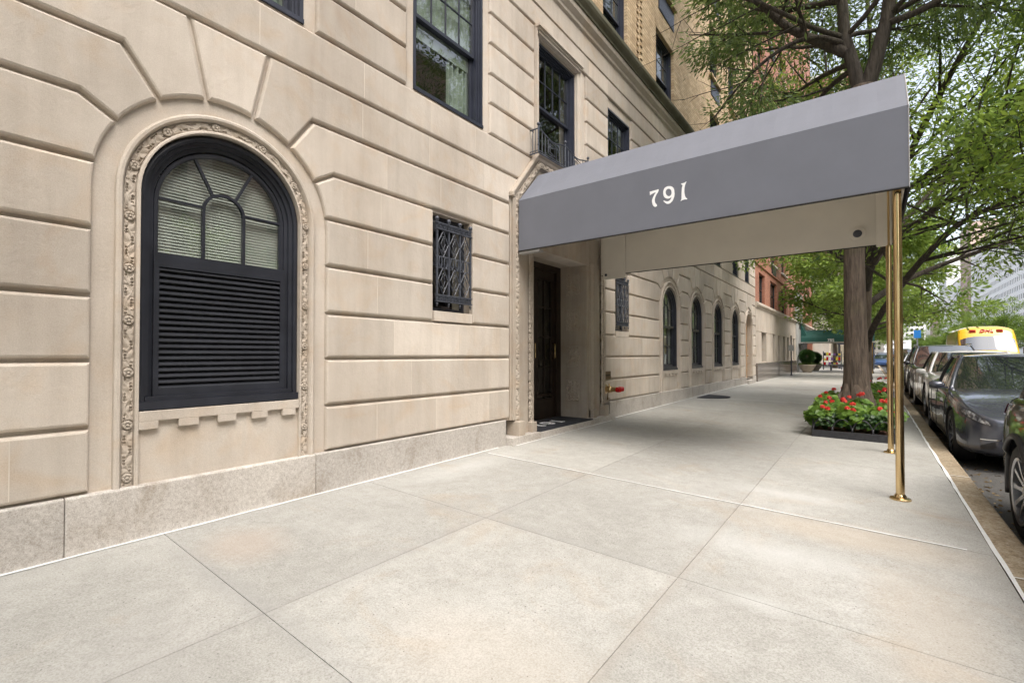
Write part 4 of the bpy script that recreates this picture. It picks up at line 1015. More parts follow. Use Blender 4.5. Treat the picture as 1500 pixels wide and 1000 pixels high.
# slim sign post by the granite base
sp=empty('sign_post',(.33,26.6,gz(0,26)),0,'slim grey metal post with small sign standing before the polished granite base','sign post')
b=MB(); b.tube([(0,0,0),(0,0,1.95)],.028,8); b.lathe((0,0,0),[(.06,0),(.06,.02),(.03,.05),(.03,.1)],10); b.build('post',M['iron'],sp)
b=MB(); b.box(-.12,.12,-.05,-.035,1.20,1.48); b.build('sign_plate',M['steel'],sp)
# round boxwood in a stone pot, at the green canopy
def leafcloud(name, pts, dirs, mat, parent, L=.1, W=.035, seed=0, jit=.6, tone=None, fold=True, droop=0.):
    r_=np.random.default_rng(seed); n=len(pts); pts=np.asarray(pts,float); d=np.asarray(dirs,float)+r_.normal(0,jit,(n,3)); d[:,2]-=droop
    d/=np.linalg.norm(d,axis=1)[:,None]+1e-9
    s_=np.cross(d,r_.normal(0,1,(n,3))); s_/=np.linalg.norm(s_,axis=1)[:,None]+1e-9
    nn=np.cross(d,s_); Ls=L*r_.uniform(.65,1.25,n)[:,None]; Ws=W*r_.uniform(.7,1.2,n)[:,None]
    v=np.empty((n,4,3)); v[:,0]=pts; v[:,1]=pts+d*Ls*.45+s_*Ws*.5+nn*Ws*.18; v[:,2]=pts+d*Ls; v[:,3]=pts+d*Ls*.45-s_*Ws*.5+nn*Ws*.18
    me=bpy.data.meshes.new(name); me.vertices.add(n*4); me.vertices.foreach_set('co',v.reshape(-1))
    me.loops.add(n*4); me.loops.foreach_set('vertex_index',np.arange(n*4)); me.polygons.add(n); me.polygons.foreach_set('loop_start',np.arange(n)*4); 
    me.update(calc_edges=True); me.materials.append(mat)
    a=me.attributes.new('tone','FLOAT','FACE'); t_=r_.random(n) if tone is None else np.clip(tone+r_.normal(0,.16,n),0,1); a.data.foreach_set('value',t_.astype(np.float32))
    o=bpy.data.objects.new(name,me); col.objects.link(o); 
    if parent: o.parent=parent
    return o
def ballpts(c,r,n,seed,shell=.75,sq=(1,1,1)):
    r_=np.random.default_rng(seed); d=r_.normal(0,1,(n,3)); d/=np.linalg.norm(d,axis=1)[:,None]; rr=r*r_.uniform(shell,1.02,n)[:,None]
    return np.array(c)+d*rr*np.array(sq), d
def stonepot(b,s_=1): b.lathe((0,0,0),[(.20*s_,0),(.24*s_,.02),(.22*s_,.06),(.33*s_,.20*s_),(.40*s_,.38*s_),(.43*s_,.40*s_),(.43*s_,.45*s_),(.38*s_,.45*s_),(.36*s_,.40*s_)],24)
for i,(x,y,s_) in enumerate(((.52,31.7,1.0),(.60,35.6,.9))):
    r0=empty('potted_shrub',(x,y,gz(x,y)),0,('round clipped boxwood in a stone pot, nearer side of the green canopy','round clipped boxwood in a stone pot, beyond the green canopy')[i],'potted plant','potted boxwoods at the green canopy')
    b=MB(); stonepot(b,s_); b.build('pot',M['lime_gray'],r0,smooth=True,auto=40)
    P,D=ballpts((0,0,.92*s_),.40*s_,9000,i,.35); leafcloud('crown',P,D,M['box'],r0,.05,.03,i,.8)
    P,D=ballpts((0,0,.47*s_),.40*s_,900,i+9,.3,(1,1,.28)); leafcloud('underplanting',P,D,M['leaf_near'],r0,.09,.04,i,.6)
    b=MB(); b.tube([(0,0,.35),(0,0,.8)],.03,8); b.lathe((0,0,.40*s_),[(.36*s_,0),(.001,.01)],16); b.build('stem',M['bark'],r0)
# ------------------------------------------------------------------ far street furniture, side-street building
def gp(x,y): return gz(x,y)
bn=empty('street_bench',(1.75,36.2,gz(0,36)),0,'low grey bench in front of news racks near the street corner','bench')
b=MB(); b.box(-.42,.42,-.15,.15,.36,.41); b.build('seat',M['steel'],bn); 
for x in (-.34,.34):
    b=MB(); b.box(x-.04,x+.04,-.13,.13,0,.36); b.build('leg',M['iron'],bn)
nr=empty('news_rack',(1.35,38.6,gz(0,38)),0,'open rack holding rows of white, yellow and red packs near the corner','rack')
b=MB()
for x in (-.5,.5):
    for y in (-.2,.2): b.tube([(x,y,0),(x,y,1.25)],.02,6)
for z in (.3,.62,.95): b.box(-.5,.5,-.2,.2,z,z+.02)
b.build('frame',M['iron'],nr)
mats_=[M['white'],simple('yellow_pack',(.75,.62,.05)),simple('purple_pack',(.25,.12,.35)),M['red_cap'],M['black']]
for z in (.32,.64,.97):
    for i in range(7):
        b=MB(); b.box(-.47+.135*i,-.36+.135*i,-.18,.1,z,z+random.uniform(.12,.24)); b.build('pack',mats_[(i*2+int(z*10))%5],nr)
sh=empty('bus_shelter',(2.6,42.0,gz(0,40)),0,'glass-roofed shelter frame with dark posts at the street corner','shelter')
b=MB()
for x in (-1.0,1.0):
    for y in (-.5,.5): b.box(x-.04,x+.04,y-.04,y+.04,0,1.75)
b.box(-1.1,1.1,-.6,.6,1.75,1.85); b.build('frame',M['iron'],sh)
b=MB(); b.box(-.96,.96,.47,.49,.25,1.7); b.build('pane',M['glass'],sh)
b=MB(); b.box(-.7,.7,.1,.4,.36,.42); b.build('seat',M['trimw'],sh)
# generic street-front block: walls with recessed panes, cornice
def facade_block(name,label,origin,rz,W,D,H,mat,fl=2.7,bay=1.9,ww=.85,wh=1.5,z0=3.4,sill='trimw',maxp=100,roof=True,extra=None,group=None):
    # faces local -y ; x 0..W, depth +y
    r0=empty(name,origin,rz,label,'building',group)
    b=MB(); b.box(0,W,.12,D,0,H); 
    nb_=int((W-.8)/bay); nf=int((H-z0-1)/fl); off=(W-nb_*bay)/2
    # front skin with holes
    outer=[(0,0),(W,0),(W,H),(0,H)]; holes=[]
    for i in range(nb_):
        for j in range(nf):
            x=off+i*bay+(bay-ww)/2; z=z0+j*fl; holes.append((x,z))
    hp=[[(x,z),(x+ww,z),(x+ww,z+wh),(x,z+wh)] for x,z in holes]
    # rows of strips instead of a giant tessellation
    zs=[0]
    for j in range(nf): zs+= [z0+j*fl, z0+j*fl+wh]
    zs.append(H)
    for k in range(0,len(zs)-1,2): b.box(0,W,0,.119,zs[k],zs[k+1])
    for j in range(nf):
        za,zc=z0+j*fl,z0+j*fl+wh; xs=[0]
        for i in range(nb_): x=off+i*bay+(bay-ww)/2; xs+=[x,x+ww]
        xs.append(W)
        for k in range(0,len(xs)-1,2): b.box(xs[k],xs[k+1],.0,.119,za,zc)
    b.build('wall',mat,r0)
    w_=MB(); w_.box(.04,ww-.04,.085,.09,.04,wh-.04); w_.box(0,.05,.05,.1,0,wh); w_.box(ww-.05,ww,.05,.1,0,wh); w_.box(.05,ww-.05,.0501,.1,wh*.47,wh*.47+.06); w_.box(0,ww,-.04,.1,-.08,0)
    src=None; holes.sort(key=lambda h:h[1]); 
    for n_,(x,z) in enumerate(holes[:maxp]):
        if src is None: src=w_.build('window',M['dglass'],r0); src.location=(x,0,z)
        else: link_copy(src,r0,loc=(x,0,z))
    if len(holes)>maxp:
        s_=MB()
        for x,z in holes[maxp:]: s_.box(x+.04,x+ww-.04,.085,.09,z+.04,z+wh-.04); s_.box(x,x+ww,.0501,.1,z+wh*.47,z+wh*.47+.06)
        o=s_.build('windows',M['dglass'],r0); o['kind']='stuff'
    b=MB(); b.box(-.25,W+.25,-.35,.4,H-.3,H+.15); b.box(-.1,W+.1,-.12,.2,H-.55,H-.302); b.box(-.05,W+.05,-.08,.15,3.05,3.2); b.build('cornice',M[sill],r0)
    return r0
limef=stone('pale_far_limestone',(.52,.46,.38),(.62,.56,.47),streak=.15); M['limef']=limef
M['whitebrick']=stone('white_brick_far',(.86,.85,.83),(.93,.92,.90),streak=.02)
M['pinkbrick']=stone('pinkish_brick_far',(.50,.38,.32),(.60,.47,.40),streak=.1)
M['brownbrick']=stone('brown_brick_far',(.42,.31,.25),(.52,.40,.33),streak=.12)
# classical building over the side street: faces the viewer, x from -25 to 0
cb=facade_block('limestone_mansion','pale limestone mansion with arched entrance across the side street',(-26,59.2,0),0,26,18,11,limef,fl=3.3,bay=2.6,ww=1.0,wh=2.0,z0=3.8)
b=MB()
for x in (21.2,24.3): b.lathe((x,-.35,.3),[(.30,0),(.30,.15),(.24,.2),(.21,3.0),(.30,3.1),(.30,3.3)],16)
b.box(20.7,24.9,-.8,-.001,3.6,4.1); wsweep2=None
for i in range(12):
    a0,a1=math.pi*i/12,math.pi*(i+1)/12; b.add([(22.75+r_*math.cos(a),y,2.2+r_*math.sin(a)) for r_ in (.9,1.25) for a in (a0,a1) for y in (-.25,-.001)],[(0,1,3,2),(4,6,7,5),(0,2,6,4),(0,4,5,1),(2,3,7,6)])
b.build('portico',M['lime_gray'],cb,smooth=False)
b=MB(); b.box(21.9,23.6,-.03,-.002,.2,2.3); b.prism([(22.75+.85*math.cos(math.pi*i/12),2.3+.85*math.sin(math.pi*i/12)) for i in range(13)],-.03,-.002,'y'); b.build('door',M['dark'],cb)
facade_block('brick_tower','tall red brick tower with pale quoins rising behind the mansion',(-10,82,0),0,9.2,14,42,M['red2'],fl=3.1,bay=2.1,z0=4,sill='trimw')
tw=empty('quoined_tower',(-.4,90,0),0,'pale tower with brown brick panel seen above the tree beyond the mansion','building')
b=MB(); b.box(0,3.6,0,12,0,46); b.build('wall',M['limef'],tw)
b=MB(); b.box(1.1,2.6,-.05,.0,6,45); b.build('brick_panel',M['red2'],tw)
for k in range(12):
    b=MB(); b.box(1.5,2.2,-.08,-.052,8+3*k,9.7+3*k); b.build('window',M['dglass'],tw)
# avenue's own side beyond the cross street
facade_block('street_wall_block','beige apartment block on the near side of the avenue beyond the cross street',(-.5,140,0),R(90),40,16,30,limef,z0=4)
# ------------------------------------------------------------------ far side of the avenue (x about 38), also mirrored in the windows
specs=[(-60,22,34,'limef','pale limestone apartment block opposite the entrance, behind the viewpoint'),(-36,24,40,'red','tall red brick apartment block opposite the entrance'),(-10,26,33,'limef','pale apartment block facing the long canopy across the avenue'),
 (18,26,38,'brownbrick','brown apartment block across the avenue beside the pale one'),(46,30,30,'limef','low pale apartment block across the avenue beyond the cross street'),(78,36,40,'whitebrick','white brick apartment block across the avenue in the middle distance'),
 (116,40,46,'limef','tall pale apartment block across the avenue in the middle distance'),(158,38,36,'brownbrick','long brown apartment block across the avenue, far off'),(198,98,47,'whitebrick','bright white apartment block with grid of small windows, right edge'),
 (297,30,62,'pinkbrick','tall brown tower with glass strip beyond the white block'),(328,50,40,'whitebrick','cream apartment block left of the brown tower'),(380,40,66,'whitebrick','tall white far-off tower near the end of the avenue'),(422,60,38,'pinkbrick','pinkish brown far-off block near the end of the avenue')]
for y,Wd,H,mt_,lb in specs:
    facade_block('avenue_building',lb,(40,y+Wd,0),R(-90),Wd-.6,14,H,M[mt_],fl=2.9,bay=2.3,ww=1.1,wh=1.55,z0=3.6,group='buildings across the avenue')
facade_block('end_tower','white office tower closing the far end of the avenue',(10,520,0),0,30,20,75,M['whitebrick'],fl=4,bay=3.2,ww=1.8,wh=2.2,z0=5)
facade_block('end_block','pale far block low behind the traffic lights',(-8,430,0),0,19,20,34,M['limef'],fl=3.4,bay=2.8,ww=1.4,wh=2,z0=5)
# ------------------------------------------------------------------ trees
def perp(d,r_):
    a=Vector(r_.normal(0,1,3)); a=a-d*a.dot(d); return a.normalized()
class Tree:
    def __init__(s,seed): s.r=np.random.default_rng(seed); s.tubes=[]; s.tw=[]; s.twd=[]
    def limb(s,p0,d0,L,r0,depth,up=.15,wob=.13,nseg=None,maxd=3,kids=None,leafy=True,r1=None):
        p=Vector(p0); d=Vector(d0).normalized(); n=nseg or max(4,int(L/.28)); seg=L/n; pts=[p.copy()]; rs=[r0]; dirs=[d.copy()]
        r1 = r0*.28 if r1 is None else r1
        for i in range(n):
            d=(d+Vector(s.r.normal(0,wob,3))*.5+Vector((0,0,up*seg*.5))).normalized(); p=p+d*seg; pts.append(p.copy()); rs.append(r0+(r1-r0)*(i+1)/n); dirs.append(d.copy())
        s.tubes.append((pts,rs)); 
        s.kids(pts,rs,dirs,L,depth,maxd,kids,leafy)
    def kids(s,pts,rs,dirs,L,depth,maxd,kids=None,leafy=True,t0=.22):
        n=len(pts)-1
        if depth>=maxd:
            for i in range(1,n+1): s.tw.append(pts[i]); s.twd.append(dirs[i])
            return
        k=kids or max(3,int(L*2.3)); 
        for j in range(k):
            t=t0+(1-t0)*(j+s.r.random())/k; i=min(int(t*n),n-1); q=pts[i].lerp(pts[i+1],t*n-i)
            dd=dirs[i]; sd_=perp(dd,s.r); sd_.z=sd_.z*.45+.05; nd=(dd*(.45+.35*s.r.random())+sd_*.85).normalized()
            l=L*(.30+.32*s.r.random())*(1.15-.55*t); l=max(l,.35)
            s.limb(q,nd,l,max(rs[i]*.5,.006),depth+1,up=.05 if depth else .12,maxd=maxd)
        s.tw.append(pts[-1]); s.twd.append(dirs[-1])
    def build(s,trunk_tubes,name,loc,label,group,leafmat,per=11,L=.11,W=.032,spread=.30,seed=0,droop=.35,rmin=.0,bk='bark2'):
        root=empty(name,loc,0,label,'tree',group)
        b=MB()
        for pts,rs in trunk_tubes: b.tube(pts,rs,24)
        tr=b.build('trunk',M['bark'],root,smooth=True,fixn=False)
        b=MB()
        for pts,rs in s.tubes:
            if rs[0]<rmin: continue
            b.tube(pts,rs,10 if rs[0]>.05 else (6 if rs[0]>.015 else 4),caps=False)
        b.build('branches',M[bk],root,smooth=True,fixn=False)
        if getattr(s,'clear',None):           # crown lifted off the facade and street view
            keep=[k for k,v in enumerate(s.tw) if s.clear(v)]; s.tw=[s.tw[k] for k in keep]; s.twd=[s.twd[k] for k in keep]
            s.tubes=[q for q in s.tubes if s.clear(q[0][-1]) or q[1][0]>.035]
        T=np.array([tuple(v) for v in s.tw]); D=np.array([tuple(v) for v in s.twd]); r_=np.random.default_rng(seed); n=len(T)
        idx=np.repeat(np.arange(n),per); off=r_.normal(0,spread*.42,(len(idx),3)); off[:,2]*=.6
        P=T[idx]+off; dd=D[idx]*.7+off*1.4
        cl=r_.random(n)*.6+.2; 
        leafcloud('crown',P,dd,M[leafmat],root,L,W,seed,.45,cl[idx],droop=droop)
        print('TREE',name,'twigs',n,'leaves',len(idx)); return root
# --- the street tree beside the canopy: forked trunk at (3.23, 8.9)
TX,TY=3.235,8.9
t=Tree(21)
tz=gz(TX,TY)
main=[((0,0,0),.30),((.0,0,.12),.23),((0,0,.35),.190),((.005,0,.8),.162),((0,0,1.5),.145),((-.01,0,2.4),.134),((.0,0,3.3),.130),((.03,0,4.2),.130),((.10,0,4.8),.140),((.13,0,5.15),.150)]
trunk=[([Vector(p_) for p_,_ in main],[r for _,r in main])]
for a in range(7):            # root flare
    an=a*2*math.pi/7+.3; trunk.append(([Vector((.36*math.cos(an),.36*math.sin(an),-.05)),Vector((.24*math.cos(an),.24*math.sin(an),.10)),Vector((.13*math.cos(an),.13*math.sin(an),.42)),Vector((.06*math.cos(an),.06*math.sin(an),.8))],[.10,.10,.09,.07]))
trunk.append(([Vector(p_) for p_ in ((-.26,-.1,.02),(-.30,-.12,.2),(-.24,-.08,.38),(-.14,-.04,.5))],[.07,.075,.06,.04]))
# left fork, right fork
lf=[(.10,0,5.0),(.02,.02,5.45),(-.10,.0,6.0),(-.14,.05,6.8),(-.05,.1,8.0),(.05,.2,9.5),(.0,.2,11.5)]; rf=[(.15,0,5.05),(.28,.0,5.5),(.42,.02,6.1),(.50,.05,6.9),(.62,.1,8.2),(.9,.2,10),(1.1,.3,12)]
for P_,r0,r1 in ((lf,.100,.045),(rf,.112,.045)):
    pts=[Vector(p_) for p_ in P_]; n=len(pts); rs=[r0+(r1-r0)*i/(n-1) for i in range(n)]; t.tubes.append((pts,rs))
    dirs=[(pts[min(i+1,n-1)]-pts[max(i-1,0)]).normalized() for i in range(n)]
    for j in range(13):
        i=1+int(t.r.integers(1,n-1)); a=t.r.random()*2*math.pi; hd=Vector((math.cos(a),math.sin(a)*.9,.25+.3*t.r.random())).normalized()
        t.limb(pts[i],hd,2.0+1.6*t.r.random(),.04,1,up=.05,maxd=3)
# strong limbs seen against the building and over the canopy
def named_limb(t,P_,r0,r1,kids,maxd=3,depth=1,wob=0):
    pts=[Vector(p_) for p_ in P_]; 
    # smooth the polyline
    for _ in range(2):
        q=[pts[0]]
        for i in range(len(pts)-1): q+= [pts[i].lerp(pts[i+1],.25),pts[i].lerp(pts[i+1],.75)]
        q.append(pts[-1]); pts=q
    n=len(pts); rs=[r0+(r1-r0)*i/(n-1) for i in range(n)]; t.tubes.append((pts,rs)); dirs=[(pts[min(i+1,n-1)]-pts[max(i-1,0)]).normalized() for i in range(n)]
    L=sum((pts[i+1]-pts[i]).length for i in range(n-1)); t.kids(pts,rs,dirs,L,depth,maxd,kids,t0=.3)
named_limb(t,[(-.08,0,5.75),(-.45,-.05,6.05),(-.85,-.2,6.35),(-1.2,-.5,6.75),(-1.7,-1.0,7.1),(-2.2,-1.6,7.2)],.085,.02,12)
named_limb(t,[(-.12,0,6.6),(-.6,.3,6.9),(-1.3,.6,7.2),(-2.1,1.0,7.3)],.06,.018,10)
named_limb(t,[(.40,.0,6.0),(.75,-.1,5.95),(1.2,-.25,6.0),(1.8,-.6,6.1),(2.6,-1.0,6.2)],.055,.015,10)
named_limb(t,[(.5,.05,6.9),(1.0,.3,7.2),(1.8,.6,7.7),(2.8,.8,8.0)],.06,.015,10)
named_limb(t,[(-.10,0,5.9),(-.5,-.4,6.0),(-1.0,-.6,5.8),(-1.5,-.6,5.45),(-1.9,-.5,5.1)],.045,.012,9)
named_limb(t,[(.0,.05,5.5),(-.4,.7,5.6),(-.8,1.4,5.4),(-1.2,2.0,5.2)],.05,.012,10)
named_limb(t,[(.0,.05,5.6),(-.5,1.0,6.0),(-1.0,2.0,6.3),(-1.6,2.8,6.5)],.05,.012,10)
t.clear=lambda v:(3.41-(v[0]+TX))/(v[1]+TY)<.195+.085*min(max((v[2]-5.7)/1.3,0),1)+.025*random.random()
t.build(trunk,'street_tree',(TX,TY,tz),'thick-trunked forked street tree rising from the flower bed beside the canopy','street trees along the kerb','leaf_near',per=23,L=.11,W=.033,spread=.36,seed=1)
# --- second tree, further on, leaning over the road with long ascending limbs
t=Tree(5); S2=(3.30,13.6)
main2=[((0,0,0),.22),((0,0,.3),.15),((.0,0,1.2),.125),((.03,0,2.2),.115),((.06,0,2.9),.11)]
tr2=[([Vector(p_) for p_,_ in main2],[r for _,r in main2])]
named_limb(t,[(.03,0,1.1),(.14,-.6,1.67),(.66,-1.6,2.53),(1.14,-2.6,3.12),(1.4,-3.1,3.27),(1.9,-3.7,3.4),(2.8,-4.4,3.6)],.075,.022,18)
named_limb(t,[(.04,0,2.4),(.16,-.3,3.2),(.6,-.8,3.57),(1.06,-1.6,3.75),(1.5,-2.4,4.05),(2.0,-3.1,4.5),(3.0,-4.0,5.2)],.075,.022,18)
named_limb(t,[(.05,0,2.7),(.3,-.6,3.9),(.6,-1.1,4.35),(1.0,-1.6,4.5),(1.46,-2.2,4.8),(2.1,-2.8,5.3),(3.2,-3.4,6.2)],.07,.022,18)
named_limb(t,[(.05,0,2.8),(.3,-.2,4.0),(.8,-.7,5.3),(1.5,-1.4,6.7),(2.4,-2.0,8.3)],.10,.03,16)
named_limb(t,[(.05,0,2.8),(.0,.1,4.2),(.1,.2,6.0),(.2,.3,8.0),(.1,.3,10.0)],.11,.03,16)
named_limb(t,[(.05,0,2.6),(-.3,.4,3.3),(-.9,1.0,3.9),(-1.7,1.6,4.3),(-2.4,2.0,4.4)],.07,.02,12)
named_limb(t,[(.05,0,2.9),(-.3,-.3,4.0),(-.9,-.6,5.2),(-1.5,-.8,6.3)],.07,.02,12)
named_limb(t,[(.05,0,2.2),(.6,.6,2.7),(1.5,1.3,3.2),(2.8,2.0,3.7),(4.0,2.6,4.0)],.08,.02,15)
named_limb(t,[(.05,0,2.9),(.8,.8,4.3),(1.8,1.8,5.6),(3.0,2.8,7.0)],.08,.02,15)
named_limb(t,[(2.1,-1.9,5.3),(2.9,-2.2,5.5),(4.0,-2.8,5.6),(5.4,-3.4,6.2)],.05,.02,12)
t.build(tr2,'street_tree',(S2[0],S2[1],gz(*S2)),'street tree with long bare limbs fanning out over the road behind the first trunk','street trees along the kerb','leaf',per=21,L=.12,W=.040,spread=.42,seed=2,droop=.2)
# --- a tree kind used further along the avenue, its median and opposite
def generic_tree(seed,H,rad,name,loc,label,group,mat,per=15,L=.2,W=.09,nl=14,zt=2.4,low=.15):
    t=Tree(seed); tr=[([Vector((0,0,0)),Vector((0,0,.3)),Vector((.03,0,zt*.6)),Vector((0,.03,zt))],[.2,.15,.13,.12])]
    named_limb(t,[(0,0,zt-.1),(.05,.0,zt+(H-zt)*.35),(0,.1,zt+(H-zt)*.7),(0,0,H*.97)],.11,.02,8,maxd=3)
    for i in range(nl):
        a=2.4*i+t.r.random(); f=(i+.5)/nl; z=zt*.9+(H-zt)*.55*f; l=rad*(1-.35*f)*(.8+.3*t.r.random()); e=low+.55*f
        t.limb((0,0,z),(math.cos(a),math.sin(a),e),l,.055,1,up=.12,maxd=3)
    return t.build(tr,name,loc,label,group,mat,per=per,L=L,W=W,spread=.5,seed=seed,droop=.2)
gA=generic_tree(31,9,3.6,'street_tree',(3.3,25.5,.03),'dense green street tree in front of the red brick block','street trees along the kerb','leaf_med')
gB=generic_tree(32,8,3.4,'street_tree',(1.2,44.5,.03),'bright green tree behind the green canopy at the street corner','street trees along the kerb','leaf_med')
def place_tree(src,loc,s_,rz,label,group):
    c=copy_tree(src); c.location=loc; c.scale=(s_,)*3; c.rotation_euler.z=rz; c['label']=label; c['group']=group; return c
g1='street trees along the kerb'
for i,(x,y,s_,lb) in enumerate(((3.4,-4.5,.95,'street tree behind the viewpoint, mirrored in the windows'),(3.4,33.5,.9,'street tree by the kerb just short of the green canopy poles'),(3.4,64,1.0,'first street tree past the cross street on the near pavement'),(3.4,76,1.05,'second street tree past the cross street on the near pavement'),(3.4,95,1.1,'third street tree past the cross street on the near pavement'))):
    place_tree((gA,gB)[i%2],(x,y,0),s_,i*1.3,lb,g1)
g2='trees on the planted median'; lbs=['left side of the yellow van','right behind the yellow van','just above the yellow van roof','at the right edge of the picture','further back above the van','in the middle distance of the median']
k=0
for i,(x,y,s_) in enumerate(((13.6,-16,.62),(13.6,-5,.6),(13.7,6,.6),(13.3,30,.52),(13.6,37,.60),(13.3,45,.60),(13.4,63,.72),(13.4,74,.75),(13.6,88,.78),(13.5,104,.66),(13.6,124,.7),(13.6,150,.75),(13.6,180,.8),(13.6,215,.85))):
    lb='small leafy median tree, number of rows back %s'%('',) 
    lb=['median tree far behind the viewpoint, mirrored in the windows','median tree beside the viewpoint across the road, mirrored in the windows','median tree opposite the canopy, out beyond the parked cars','low rounded median tree at the right edge of the picture','low rounded median tree just right of the yellow van roof','low rounded median tree directly behind the yellow van',
        'median tree beyond the cross street, nearest of the far row','median tree beyond the cross street, second of the far row','median tree beyond the cross street, third of the far row','median tree beyond the cross street, fourth of the far row','median tree beyond the cross street, fifth of the far row','median tree beyond the cross street, sixth of the far row','median tree beyond the cross street, seventh of the far row','median tree beyond the cross street, last of the far row'][i]
    place_tree((gA,gB)[(i+1)%2],(x,y,-.05),s_,i*2.1,lb,g2)
g3='trees on the opposite pavement'
for i,y in enumerate((-22,-9,4,17,30,60,80)):
    place_tree((gB,gA)[i%2],(36,y,-.05),1.0+.1*(i%3),i*1.7,['opposite pavement tree furthest behind the viewpoint','opposite pavement tree second behind the viewpoint','opposite pavement tree level with the viewpoint','opposite pavement tree across from the long canopy','opposite pavement tree across from the red brick block','opposite pavement tree just beyond the cross street','opposite pavement tree well beyond the cross street'][i],g3)
# median: kerbed bed and hedge
b=MB(); 
for y0,y1 in ((-40,44),(60,400)): b.box(11.6,15.6,y0,y1,-.3,-.03)
tag(b.build('median_kerb',M['kerb']),kind='structure')
b=MB()
for y0,y1 in ((-40,44),(60,400)): b.box(11.75,15.45,y0+.15,y1-.15,-.1,.02)
tag(b.build('median_soil',M['soil']),kind='structure')
r_=np.random.default_rng(3)
for j,(y0,y1,lb) in enumerate(((12,43.5,'low clipped hedge on the median before the cross street'),(60.5,150,'low clipped hedge on the median beyond the cross street'))):
    n=int((y1-y0)*420); P=np.column_stack([r_.uniform(12.0,15.2,n),r_.uniform(y0,y1,n),np.zeros(n)])
    P[:,2]=.02+r_.random(n)**.5*(.75+.12*np.sin(P[:,1]*1.7)); D=np.column_stack([P[:,0]-13.6,r_.normal(0,1,n),np.full(n,1.2)])
    o=leafcloud('hedge',P,D,M['leaf_med'],None,.16,.08,j,.5); o['label']=lb; o['category']='hedge'; o['group']='hedges on the median'
strip_sheet('opposite_pavement',[33,39,60],YS,-.05,M['concrete'])
# ------------------------------------------------------------------ flower bed round the near tree
BX0,BX1,BY0,BY1=2.78,3.66,7.40,10.2
bed=empty('tree_bed',((BX0+BX1)/2,(BY0+BY1)/2,gz(3.2,8.8)),0,'rectangular tree bed with low black kerb and hooped rail under the near tree','tree bed')
ox,oy=(BX0+BX1)/2,(BY0+BY1)/2; hx,hy=(BX1-BX0)/2,(BY1-BY0)/2
b=MB(); kh=.085
b.box(-hx,hx,-hy,-hy+.03,-.03,kh); b.box(-hx,hx,hy-.03,hy,-.03,kh); b.box(-hx,-hx+.03,-hy+.03,hy-.03,-.03,kh-.001); b.box(hx-.03,hx,-hy+.03,hy-.03,-.03,kh-.001)
b.build('bed_kerb',M['tree_rail'],bed,bevel=.004)
b=MB()
def hoops(ax,c,a0,a1,n):
    P=lambda u,z: (u,c,z) if ax=='x' else (c,u,z)
    st=(a1-a0)/n
    for i in range(n): 
        u0=a0+i*st; b.tube([P(u0+st*1.0*(.5-.5*math.cos(t_)),kh-.01+.17*math.sin(t_)) for t_ in np.linspace(0,math.pi,13)],.0085,6)
    for i in range(n+1): b.tube([P(a0+i*st,kh-.02),P(a0+i*st,kh+.055)],.012,6)
hoops('x',-hy+.015,-hx+.02,hx-.02,4); hoops('x',hy-.015,-hx+.02,hx-.02,4); hoops('y',-hx+.015,-hy+.02,hy-.02,9); hoops('y',hx-.015,-hy+.02,hy-.02,9)
b.build('hooped_rail',M['tree_rail'],bed,smooth=True)
b=MB(); nx_,ny_=24,60; r_=random.Random(3)
b.add([(-hx+.03+(2*hx-.06)*i/nx_,-hy+.03+(2*hy-.06)*j/ny_,.055+.03*r_.random()) for j in range(ny_+1) for i in range(nx_+1)],[(j*(nx_+1)+i,j*(nx_+1)+i+1,(j+1)*(nx_+1)+i+1,(j+1)*(nx_+1)+i) for j in range(ny_) for i in range(nx_)])
b.build('mulch',M['soil'],bed,smooth=True)
rg_=np.random.default_rng(8)
def petalcluster(b,c,r,n,rr):
    for _ in range(n):
        d=Vector(rr.normal(0,1,3)).normalized(); d.z=abs(d.z)*.9; p=Vector(c)+d*r*(.55+.45*rr.random()); a=perp(d,rr); e=d.cross(a); s_=.0135*(.8+.5*rr.random())
        b.tone=rr.random(); b.add([p-a*s_-e*s_,p+a*s_-e*s_+d*.004,p+a*s_+e*s_,p-a*s_+e*s_+d*.004],[(0,1,2,3)])
def roundleaf(P,D,name,mat,root,size,seed,tone):
    # lobed round leaves: hexagonal cupped discs
    r_=np.random.default_rng(seed); n=len(P); D=np.asarray(D,float)+r_.normal(0,.38,(n,3)); D/=np.linalg.norm(D,axis=1)[:,None]
    a=np.cross(D,r_.normal(0,1,(n,3))); a/=np.linalg.norm(a,axis=1)[:,None]; e=np.cross(D,a); K_=8
    S=size*r_.uniform(.6,1.25,n)[:,None]; v=np.empty((n,K_+1,3)); v[:,0]=P
    for k in range(K_):
        an=2*math.pi*k/K_; rad=(1.0 if k%2 else .86); v[:,k+1]=P+(a*math.cos(an)+e*math.sin(an))*S*rad+D*S*.22*(1 if k%2 else .75)
    F=[]; 
    base=(np.arange(n)*(K_+1))[:,None,None]; tri=np.array([[0,k+1,(k+1)%K_+1] for k in range(K_)])[None]; idx=(base+tri).reshape(-1)
    me=bpy.data.meshes.new(name); me.vertices.add(n*(K_+1)); me.vertices.foreach_set('co',v.reshape(-1)); nf=n*K_
    me.loops.add(nf*3); me.loops.foreach_set('vertex_index',idx); me.polygons.add(nf); me.polygons.foreach_set('loop_start',np.arange(nf)*3); me.update(calc_edges=True); me.materials.append(mat)
    at=me.attributes.new('tone','FLOAT','FACE'); tt=np.clip(tone+r_.normal(0,.22,n),0,1); at.data.foreach_set('value',np.repeat(tt,K_).astype(np.float32))
    o=bpy.data.objects.new(name,me); col.objects.link(o); o.parent=root; return o
bush=0
